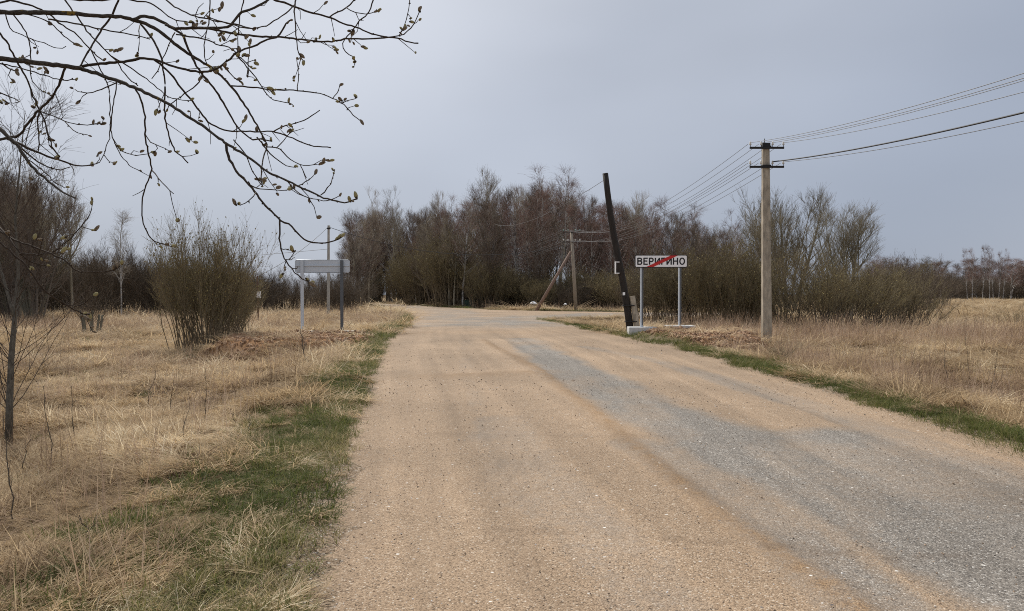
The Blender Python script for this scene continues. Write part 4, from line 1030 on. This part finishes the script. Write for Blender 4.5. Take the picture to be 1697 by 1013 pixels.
G_S = 'dark dead weed stems in the left grass'
L_S = 'single thin dark dead weed stem standing in the dry grass on the left'
for i, (bx_, by_, tx, ty, d) in enumerate([(86, 772, 70, 640, 8.2), (20, 868, 4, 690, 6.0), (300, 772, 312, 670, 8.6), (338, 720, 340, 610, 10.5), (410, 758, 412, 690, 8.8), (275, 690, 290, 620, 12), (150, 905, 128, 855, 5.0),
                                           (30, 790, 48, 720, 8), (395, 730, 380, 685, 9.5), (560, 600, 552, 555, 22), (445, 640, 440, 590, 16), (120, 720, 118, 640, 10.2), (237, 700, 262, 600, 12.5)]):
    stem_plant('weed_stem', (bx_, by_), (tx, ty), d, .006, L_S, G_S, 5, .16, 10+i, 'weed')
for i, (bx_, tx, ty, d) in enumerate([(1572, 1565, 560, 13.5), (1610, 1600, 545, 15), (1640, 1655, 585, 12.5), (1505, 1518, 575, 16), (1425, 1430, 580, 18), (1380, 1372, 575, 19)]):
    stem_plant('weed_stem', (bx_, 0), (tx, ty), d, .006, 'single thin dark weed stem standing in the dry grass right of the road', 'dark weed stems in the right grass', 6, .2, 40+i, 'weed')
# dark bramble on the right verge, coppiced stump bush on the left
plant('scrub', (1300-848.5)/F*18.2, 18.4, .62, 'low tangled dark bramble clump in the grass right of the road', None, wid=1.9, var=1, name='bramble_clump', cat='bramble')
sx_ = (152-848.5)/F*36; zst = ground_z(sx_, 36)
ss = empty('coppiced_stump', (sx_, 36, zst)); tag(ss, 'coppiced stump of several cut stems with thin shoots in the left field', 'stump')
rg = np.random.default_rng(5)
for k in range(7):
    a = rg.uniform(0, 6.28); P, R = stem_line((math.cos(a)*.34, math.sin(a)*.2, -.1), (math.cos(a)*.07, math.sin(a)*.05), rg.uniform(1.0, 1.45), 5, .058, .048, .03, rg)
    link('stem', mesh_np('stem', *tube1(P[0], R[0], 7), [M['willow_bark']]), ss)
    P1, R1 = grow(P, R, 12, .5, 1, (15, 50), lambda t: 1.4+0*t, .1, .1, 5, .15, .006, rg=rg)
    P2_, R2_ = grow(P1, R1, 4, .2, 1, (20, 50), lambda t: .45+0*t, .05, .1, 3, .6, .0045, rg=rg)
    link('shoots', mesh_np('shoots', *cat_geo([tubes(P1, R1, 3), tubes(P2_, R2_, 3)]), [M['brush_twig']]), ss)
# young tree at the left edge of the picture
d = 10.4; x_ = (12-848.5)/F*d; z_ = ground_z(x_, d)
yt = empty('young_willow', (x_, d, z_)); tag(yt, 'young willow with grey-green forked trunk at the left edge of the field', 'tree')
rg = np.random.default_rng(21)
tp_ = [(0, 0, -.1), (.02, 0, .6), (.05, 0, 1.2), (.09, .02, 1.75), (.14, .03, 2.4), (.12, 0, 3.1), (.2, 0, 3.9), (.24, .05, 4.6)]
tr_ = [.052, .045, .038, .030, .021, .014, .009, .004]
br_ = [(.05, 0, 1.9), (-.2, .1, 2.6), (-.35, .2, 3.4), (-.4, .2, 4.2)]
main = np.array(tp_)[None]; mr_ = np.array(tr_)[None]
link('trunk', mesh_np('trunk', *cat_geo([tube1(tp_, tr_, 9), tube1([tp_[3]]+br_, [.028, .021, .014, .008, .004], 8)]), [bark('young_bark', (.06, .053, .042), (.15, .135, .11), (14, 14, 5))]), yt)
P1, R1 = grow(main, mr_, 70, .10, .98, (35, 65), lambda t: 1.7*(1.1-t)+.4, .13, .07, 8, .13, .004, rg=rg)
P2_, R2_ = grow(P1, R1, 5, .25, 1, (20, 50), lambda t: .7*(1.2-t), .05, .1, 4, .6, .003, rg=rg)
P3_, R3_ = grow(P2_, R2_, 3, .2, 1, (20, 50), lambda t: .25+0*t, .02, .1, 3, .6, .002, rg=rg)
link('crown', mesh_np('crown', *cat_geo([tubes(P1, R1, 5), tubes(P2_, R2_, 4), tubes(P3_, R3_, 3)]), [bark('young_twig', (.05, .035, .028), (.10, .075, .055), bmp=0)]), yt)

# ------------------------------------------------------------------ overhanging goat willow, branches reaching in from the left
TILE = {1: (0, 0), 2: (350, 0), 3: (0, 230), 4: (350, 230), 5: (0, 430)}
def tpt(t, p): ox, oy = TILE[t]; return (ox+p[0]/3.895, oy+p[1]/3.895)
BR = [  # limbs and branches: (width at start, width at end, [(tile, [points])...])
 (10.5, 7, [(1, [(-90, 60), (20, 85), (200, 92), (330, 92), (500, 100), (640, 115), (760, 115), (870, 140)])]),
 (6.5, 4, [(1, [(870, 140), (930, 115), (1010, 130), (1080, 165), (1130, 190), (1200, 192), (1370, 190), (1490, 180), (1540, 120)]), (2, [(220, 85), (300, 55), (400, 0), (480, -60)])]),
 (7, 2.6, [(1, [(870, 140), (960, 165), (1010, 195), (1060, 225), (1150, 300), (1250, 370), (1380, 450), (1470, 530)]), (2, [(170, 610), (220, 680), (270, 760), (310, 830), (340, 890), (365, 935)])]),
 (5, 2.6, [(1, [(1080, 170), (1140, 200), (1190, 240), (1220, 310), (1260, 400), (1310, 480), (1400, 590), (1460, 690), (1510, 780), (1560, 850), (1636, 905)]), (2, [(320, 900), (390, 915)])]),
 (4, 2.4, [(1, [(920, 165), (980, 240), (1030, 320), (1055, 385), (1060, 440), (1075, 560), (1070, 680), (1080, 790), (1100, 900), (1130, 960)]), (3, [(1130, 80), (1180, 115), (1220, 160)])]),
 (10.5, 8.5, [(1, [(-90, 380), (0, 385), (130, 398), (250, 415), (400, 430), (530, 447)])]),
 (5.5, 3, [(1, [(530, 443), (590, 425), (700, 415), (850, 400), (920, 385), (1000, 390), (1100, 425), (1220, 460), (1320, 470), (1400, 455), (1480, 400), (1540, 345), (1636, 310)]), (2, [(330, 285), (370, 265), (430, 250), (470, 205), (495, 155), (515, 143)])]),
 (7.5, 2.6, [(1, [(530, 447), (640, 485), (770, 530), (900, 580), (1020, 640), (1130, 695), (1200, 745), (1300, 805), (1370, 860), (1440, 905)]), (4, [(110, 40), (240, 120), (330, 190), (400, 235), (500, 275), (600, 325), (690, 365), (740, 385), (830, 410), (880, 412), (945, 390)])]),
 (5.5, 2.4, [(4, [(100, 30), (120, 120), (170, 210), (240, 290), (290, 350), (340, 420), (400, 480), (445, 525), (500, 550), (550, 600), (620, 660), (700, 675), (760, 665), (800, 660), (845, 635)])]),
 (3.6, 2, [(4, [(445, 525), (445, 650), (460, 740), (490, 800), (530, 855), (590, 905), (640, 930)])]),
 (4, 3, [(1, [(800, -60), (785, 0), (740, 100), (690, 180), (620, 280), (560, 380), (525, 440)])]),
 (3.8, 2.2, [(1, [(1000, 390), (1050, 430), (1120, 495), (1190, 590), (1250, 660), (1310, 740), (1350, 790), (1420, 830), (1500, 850)]), (2, [(240, 850), (330, 855), (405, 855), (500, 885), (620, 935), (700, 950), (775, 957)])]),
 (2.6, 1.8, [(2, [(405, 855), (470, 820), (560, 797), (600, 785), (650, 755), (705, 717)])]),
 (4.5, 2.6, [(1, [(1140, 195), (1300, 192), (1420, 205)]), (2, [(60, 210), (190, 230), (330, 245), (480, 250), (600, 265), (720, 278), (790, 275), (880, 260), (960, 262), (1060, 258), (1150, 250), (1210, 255), (1250, 270), (1290, 285), (1340, 288)])]),
 (2.6, 1.8, [(2, [(1150, 250), (1220, 240), (1280, 205), (1325, 140), (1350, 78)])]),
 (4.2, 2.6, [(2, [(330, -40), (400, 5), (480, 30), (560, 60), (640, 90), (770, 122), (860, 160), (940, 185), (1010, 215), (1080, 240), (1150, 250)])]),
 (2.8, 2.4, [(2, [(770, 122), (830, 85), (880, 60), (940, 0), (960, -30)])]),
 (2, 1.6, [(2, [(880, 62), (940, 95), (1000, 100), (1050, 95), (1095, 70)])]),
 (2.6, 1.7, [(2, [(1060, -20), (1020, 90), (960, 150), (910, 215), (870, 260), (850, 300), (880, 350), (930, 385), (930, 430)])]),
 (2, 1.6, [(2, [(1288, -30), (1275, 100), (1250, 170), (1225, 220)])]),
 (3, 1.8, [(2, [(570, -30), (545, 50), (550, 170), (555, 260), (570, 350), (600, 400)])]),
 (2.5, 2, [(2, [(550, 40), (510, 75), (440, 130), (390, 160), (320, 190), (220, 190), (130, 165), (0, 125)])]),
 (3, 1.8, [(2, [(130, 560), (280, 570), (400, 585), (560, 590), (640, 600), (740, 620), (820, 655), (870, 690), (920, 745), (965, 783)])]),
 (2, 1.4, [(2, [(790, 640), (820, 600), (835, 550)])]), (2, 1.4, [(2, [(850, 675), (900, 650), (940, 640)])]), (2, 1.3, [(2, [(562, 590), (570, 500), (558, 390)])]),
 (2.8, 1.6, [(2, [(160, 350), (230, 430), (290, 500), (340, 580), (390, 640), (450, 660), (530, 680)])]),
 (2.6, 1.6, [(2, [(85, 430), (150, 500), (210, 540)])]), (2, 1.4, [(2, [(250, 460), (238, 510), (260, 290)])]),
 (3, 2, [(2, [(365, 935), (345, 1010)]), (4, [(330, 190), (325, 260), (335, 305)])]),
 (2.8, 1.6, [(2, [(300, 890), (360, 950), (440, 960), (500, 1020)]), (4, [(520, 140), (580, 170), (640, 175), (690, 168)])]),
 (2.2, 1.5, [(4, [(580, 170), (600, 215), (618, 255)])]),
 (2.6, 1.6, [(4, [(330, 20), (370, 85), (440, 145), (490, 178), (550, 188)])]),
 (2.6, 1.6, [(4, [(150, 10), (230, 110), (260, 190), (300, 260), (340, 310)])]),
 (2.4, 1.5, [(4, [(245, 280), (285, 318), (400, 330), (470, 337), (545, 322)])]), (2.2, 1.4, [(4, [(290, 350), (250, 400), (200, 430), (162, 428)])]),
 (2.2, 1.4, [(4, [(570, 303), (630, 270), (670, 230)])]), (2.4, 1.5, [(4, [(710, 365), (760, 310), (790, 250), (800, 200)])]), (2.4, 1.6, [(4, [(495, 275), (550, 335), (610, 378), (690, 395), (735, 405), (780, 390), (830, 370)])]),
 (2, 1.4, [(4, [(455, 710), (490, 718), (525, 720)])]), (2, 1.4, [(4, [(480, 780), (515, 778), (540, 768)])]),
 (2, 1.4, [(2, [(425, 960), (480, 900), (520, 850), (530, 825)])]),
 (3.4, 2, [(1, [(880, 575), (920, 650), (940, 740), (945, 850), (955, 950)]), (3, [(958, 40), (965, 100), (985, 205), (960, 270), (935, 340), (920, 440), (925, 530), (945, 590), (970, 635), (1010, 665), (1060, 680), (1110, 697)])]),
 (2.4, 1.5, [(3, [(985, 205), (1030, 260), (1080, 310), (1125, 357)])]),
 (2.2, 1.4, [(1, [(945, 870), (990, 930), (1040, 950), (1100, 980)])]),
 (2.2, 1.5, [(1, [(765, 530), (750, 640), (730, 750), (725, 850)]), (3, [(728, -30), (770, 80), (820, 150), (860, 190), (915, 212)])]),
 (2, 1.4, [(3, [(745, 30), (790, 80), (860, 105), (940, 105), (985, 90)])]),
 (2.4, 1.5, [(1, [(600, 330), (660, 450), (690, 520), (715, 600), (718, 700), (720, 880), (690, 950)]), (3, [(680, 105), (650, 155)])]), (1.8, 1.3, [(3, [(680, 110), (710, 145), (750, 165)])]),
 (3.6, 2.6, [(1, [(-40, 170), (0, 210), (60, 280), (100, 360), (140, 430), (190, 520), (225, 620), (265, 715), (300, 790), (320, 880), (350, 960), (395, 1015)])]),
 (4.5, 4.5, [(1, [(432, 450), (400, 540), (350, 630), (265, 720), (200, 790), (130, 880), (60, 885)])]),
 (2.4, 1.6, [(1, [(265, 720), (390, 770), (460, 800), (570, 810), (690, 800)])]), (2, 1.4, [(1, [(430, 790), (490, 850), (540, 872), (575, 875)])]),
 (2.6, 1.5, [(1, [(100, 100), (160, 180), (200, 260), (215, 370), (205, 470), (230, 540), (280, 590), (340, 620)])]),
 (2.2, 1.4, [(1, [(55, 105), (90, 200), (200, 250), (300, 290), (390, 320), (440, 308)])]),
 (3, 1.8, [(1, [(-20, 410), (40, 425), (180, 455), (300, 495), (400, 520), (500, 522)])]), (3, 2.6, [(1, [(30, 415), (70, 450), (125, 470)])]),
 (2.6, 1.4, [(1, [(-40, 580), (80, 635), (140, 663), (35, 670)])]),
 (2.6, 1.6, [(1, [(775, 530), (700, 570), (600, 605), (525, 600), (495, 583)])]),
 (4, 2, [(1, [(60, 20), (110, 20), (220, 50), (330, 100), (420, 175), (520, 240), (600, 330), (680, 400)])]), (2.6, 1.8, [(1, [(200, 105), (330, 150), (420, 235), (520, 305)])]),
 (3.2, 2, [(1, [(330, 135), (430, 150), (560, 175), (700, 205), (850, 230), (980, 262)])]),
 (3.2, 2, [(1, [(410, -30), (520, 130), (600, 240), (690, 330), (760, 400), (830, 500), (900, 560)])]), (2.6, 1.6, [(1, [(730, 370), (860, 450), (960, 520), (1040, 590), (1120, 640), (1240, 655)])]),
 (3.6, 2, [(1, [(420, 0), (500, 12), (640, 15), (800, 2), (900, 20), (970, 25), (1040, 70), (1110, 125), (1180, 145), (1260, 155)])]),
 (3, 2.4, [(1, [(1050, -20), (1150, 60), (1260, 110), (1400, 145), (1500, 160), (1636, 195)])]), (3, 2, [(1, [(1150, 232), (1320, 260), (1430, 300), (1500, 320), (1550, 370), (1636, 450)])]),
 (2.6, 1.8, [(1, [(1318, 478), (1290, 540), (1200, 610), (1120, 670), (1090, 710)])]), (2.4, 1.6, [(1, [(1140, 220), (1100, 300), (1060, 390), (1030, 460), (990, 515)])]),
 (2.4, 1.8, [(1, [(1590, -30), (1580, 20), (1555, 150), (1540, 340)])]), (2.4, 1.8, [(1, [(1370, -20), (1360, 130), (1340, 230), (1325, 330), (1350, 430), (1390, 460)])]), (2, 1.4, [(1, [(915, 175), (910, 260), (900, 360)])]),
 (8.5, 3, [(1, [(-90, 780), (0, 830), (60, 885), (130, 950)]), (3, [(130, 60), (180, 140), (230, 200), (300, 260), (370, 320), (430, 355), (490, 385)])]),
 (5.5, 2, [(3, [(50, 0), (100, 20), (200, 70), (300, 110), (400, 145), (500, 175), (580, 175), (650, 155)])]), (3.4, 1.8, [(3, [(130, 50), (250, 150), (330, 190), (400, 205), (460, 185)])]),
 (2.4, 1.5, [(3, [(190, 140), (290, 210), (350, 275), (425, 320)])]),
 (3, 2, [(1, [(265, 715), (250, 790), (262, 880), (255, 990)])]), (2.6, 1.6, [(1, [(290, 760), (318, 860), (330, 950), (345, 965)])]), (2.4, 1.6, [(1, [(240, 740), (200, 830), (170, 950)])]),
 (4, 2.2, [(3, [(-60, 540), (0, 590), (90, 650), (200, 690), (300, 730), (340, 742), (430, 790), (490, 850), (600, 862), (720, 850), (780, 820)])]), (2.8, 2, [(3, [(130, 745), (340, 742), (430, 715)])]),
 (3.8, 2.6, [(3, [(-60, 600), (0, 670), (60, 720), (150, 800), (220, 890), (270, 960), (330, 1013)]), (5, [(330, 235), (420, 290), (530, 350), (580, 352)])]),
 (3.4, 2, [(3, [(0, 570), (60, 640), (120, 720), (190, 790), (300, 820)])]), (2.6, 1.6, [(3, [(340, 735), (440, 660), (540, 550), (590, 480), (605, 405)])]), (2.4, 1.6, [(5, [(420, 290), (500, 300), (560, 270), (600, 235)])]),
]
rg = np.random.default_rng(77)
lines, known = [], []
def resample(a, n):
    a = np.array(a, float); a = a[np.concatenate([[True], np.linalg.norm(np.diff(a, axis=0), axis=1) > 1])]
    s = np.concatenate([[0], np.cumsum(np.linalg.norm(np.diff(a, axis=0), axis=1))])
    # Catmull-Rom through the points
    out = []
    for u in np.linspace(0, s[-1], n):
        i = min(max(np.searchsorted(s, u)-1, 0), len(a)-2); t = (u-s[i])/(s[i+1]-s[i])
        p0, p1, p2, p3 = a[max(i-1, 0)], a[i], a[i+1], a[min(i+2, len(a)-1)]
        out.append(.5*(2*p1+(p2-p0)*t+(2*p0-5*p1+4*p2-p3)*t*t+(3*p1-p0-3*p2+p3)*t**3))
    return np.array(out), s[-1]
for w0, w1, tl_ in BR:
    pp = [tpt(t, p) for t, ps in tl_ for p in ps]
    n = max(6, int(sum(math.dist(pp[i], pp[i+1]) for i in range(len(pp)-1))/7))
    px_, Lp = resample(pp, n)
    dst = 3.1+rg.uniform(-.15, .25); flip = False
    if known:
        K = np.concatenate(known)
        for end in (0, -1):
            dd = np.hypot(K[:, 0]-px_[end, 0], K[:, 1]-px_[end, 1]); i = dd.argmin()
            if dd[i] < 9: dst = K[i, 2]; flip = end == -1; break
    slope = rg.uniform(-.55, .55)*min(Lp/300, 1.2)
    u = np.linspace(0, 1, n); u = 1-u if flip else u
    dep = np.clip(dst+slope*u+.05*np.sin(u*5+rg.uniform(0, 6)), 2.3, 4.2)
    known.append(np.column_stack([px_, dep]))
    P = np.stack([W(a[0], a[1], dz) for a, dz in zip(px_, dep)])
    wd = np.linspace(w0, w1, n); P[1:-1] += rg.normal(0, .0013, (n-2, 3))
    R = wd*.86/2/F*dep*(1+rg.normal(0, .05, n))
    lines.append((P, R, w0))
TB = np.array([-4.1, 3.0]); tz = ground_z(*TB)
wt = empty('goat_willow', (TB[0], TB[1], tz)); tag(wt, 'overhanging goat willow branches with fuzzy catkins reaching in from the upper left', 'tree')
O = np.array([TB[0], TB[1], tz])
lim, twg, cks = [], [], []
def sub(P): return P-O
M['limb'] = bark('limb_bark', (.035, .028, .022), (.12, .10, .08), (40, 40, 40), bmp=.8, vary=0)
t = M['limb'].node_tree; b = t.nodes['Principled BSDF']; old = b.inputs['Base Color'].links[0].from_socket
nl = noise(t, obj_coord(t), 16, 3, .6); fl = math_n(t, 'GREATER_THAN', nl.outputs['Fac'], .66)
t.links.new(mixc(t, math_n(t, 'MULTIPLY', fl, .8), old, (.32, .20, .03)), b.inputs['Base Color'])
M['wtwig'] = bark('willow_twig_bark', (.03, .022, .016), (.075, .052, .036), (60, 60, 60), bmp=.4, vary=0)
nl_ = 0
# trunk outside the frame, carrying the limbs
starts = [l[0][0] for l in lines if l[2] >= 8]+[lines[-9][0][0]]
tk = np.array([(TB[0], TB[1], tz-.2), (-4.05, 3.0, .8), (-3.95, 3.02, 1.7), (-3.8, 3.05, 2.6), (-3.75, 3.1, 3.6), (-3.6, 3.1, 4.8), (-3.5, 3.2, 6.2)])
parts_ = [tube1(sub(tk), [.19, .16, .145, .12, .09, .06, .02], 10)]
for l in lines:
    if l[0][0][0] < -2.05 and l[2] >= 3.4:
        s_ = l[0][0]; h_ = min(max(s_[2]-.25-.2*(s_[2] > 2), .9), 4)
        f_ = np.interp(h_, tk[:, 2], np.arange(len(tk))); i_ = int(f_); base_ = tk[i_]*(1-f_+i_)+tk[min(i_+1, 6)]*(f_-i_)
        mid = (base_+s_)/2+np.array([0, 0, -.05]); r_ = l[1][0]
        parts_.append(tube1(sub(np.array([base_, mid, s_])), [r_*2.0, r_*1.4, r_], 8, False))
link('trunk', mesh_np('trunk', *cat_geo(parts_), [M['limb']]), wt)
for P, R, w0 in lines:
    if w0 >= 6.5: link('limb', mesh_np('limb', *tube1(sub(P), R, 8), [M['limb']]), wt)
    else: twg.append(tube1(sub(P), R, 6))
# short spur twigs with swelling buds
spurs = []
for P, R, w0 in lines:
    n = len(P)
    if w0 >= 8: continue
    L = np.linalg.norm(np.diff(P, axis=0), axis=1).sum()
    for k in range(int(L/.085)):
        i = rg.integers(max(1, int(n*.25)), n-1) if n > 3 else 1
        tn_ = P[min(i+1, n-1)]-P[i-1]; tn_ /= np.linalg.norm(tn_)
        q = rg.normal(size=3); q[1] *= .6; q -= (q@tn_)*tn_; q /= np.linalg.norm(q)
        d_ = tn_*rg.uniform(.5, 1.1)+q*.8; d_ /= np.linalg.norm(d_)
        if rg.random() < .62:     # bud
            l_ = rg.uniform(.006, .012); twg.append(tube1(sub(np.array([P[i], P[i]+d_*l_*.5, P[i]+d_*l_])), [.0022, .0028, .0006], 5, False))
        else:
            l_ = rg.uniform(.03, .11); e1 = P[i]+d_*l_*.5+rg.normal(0, .004, 3); e2 = P[i]+d_*l_+rg.normal(0, .008, 3)
            sp_ = np.array([P[i], e1, e2]); twg.append(tube1(sub(sp_), [.0019, .0016, .0011], 5, False)); spurs.append((e2, d_))
    spurs.append((P[-1], (P[-1]-P[-3])/np.linalg.norm(P[-1]-P[-3])))
link('crown', mesh_np('crown', *cat_geo(twg), [M['wtwig']]), wt)
# catkins: one soft oval with a bud scale, individually placed
def catkin_mesh():
    zz = np.array([0, .004, .010, .017, .023, .027]); r = np.array([.0022, .0058, .0078, .0072, .0048, .0006])
    P = np.stack([0*zz, .0015*np.sin(zz*90), zz], 1); return mesh_np('catkin', *tubes(P[None], r[None], 9), [cat_m])
cat_m, t, b = new_mat('catkin_fur')
v = obj_coord(t, (300, 300, 120)); nn_ = noise(t, v, 1.2, 3, .7)
t.links.new(ramp_node(t, [(.3, (.06, .04, .024)), (.5, (.18, .13, .08)), (.75, (.46, .40, .31))], nn_.outputs['Fac']).outputs['Color'], b.inputs['Base Color']); b.inputs['Roughness'].default_value = 1
oi_ = N(t, 'ShaderNodeObjectInfo'); cb_ = b.inputs['Base Color'].links[0].from_socket
yl_ = math_n(t, 'MULTIPLY', math_n(t, 'GREATER_THAN', oi_.outputs['Random'], .55), .6)
t.links.new(mixc(t, yl_, cb_, (.40, .36, .15)), b.inputs['Base Color'])
bump(t, b, nn_.outputs['Fac'], 1, .003)
ckm = catkin_mesh()
def scale_mesh():
    zz = np.array([-.002, .002, .007, .011]); r = np.array([.0025, .0050, .0046, .0005])
    return mesh_np('bud_scale', *tubes(np.stack([0*zz+.0035, 0*zz, zz], 1)[None], r[None], 6), [M['wtwig']])
scm = scale_mesh()
order = list(range(len(spurs))); rg.shuffle(order)
cnt = 0
for si in order:
    if cnt > 285: break
    e2, d_ = spurs[si]
    for k in range(int(rg.choice([0, 1, 1, 2, 3]))):
        o = link('catkin', ckm, wt); p = e2-d_*k*.016+rg.normal(0, .003, 3)
        dv = Vector(d_*.7+rg.normal(0, .6, 3)+np.array([0, 0, .25])); o.location = sub(p); o.rotation_euler = dv.to_track_quat('Z', 'Y').to_euler()
        s_ = rg.uniform(.5, 1.0); o.scale = (s_, s_, s_*rg.uniform(.9, 1.3)); cnt += 1
        q_ = link('bud_scale', scm, o)
print('objects', len(SC.objects), 'tris', sum(len(m_.polygons) for m_ in bpy.data.meshes)*2)
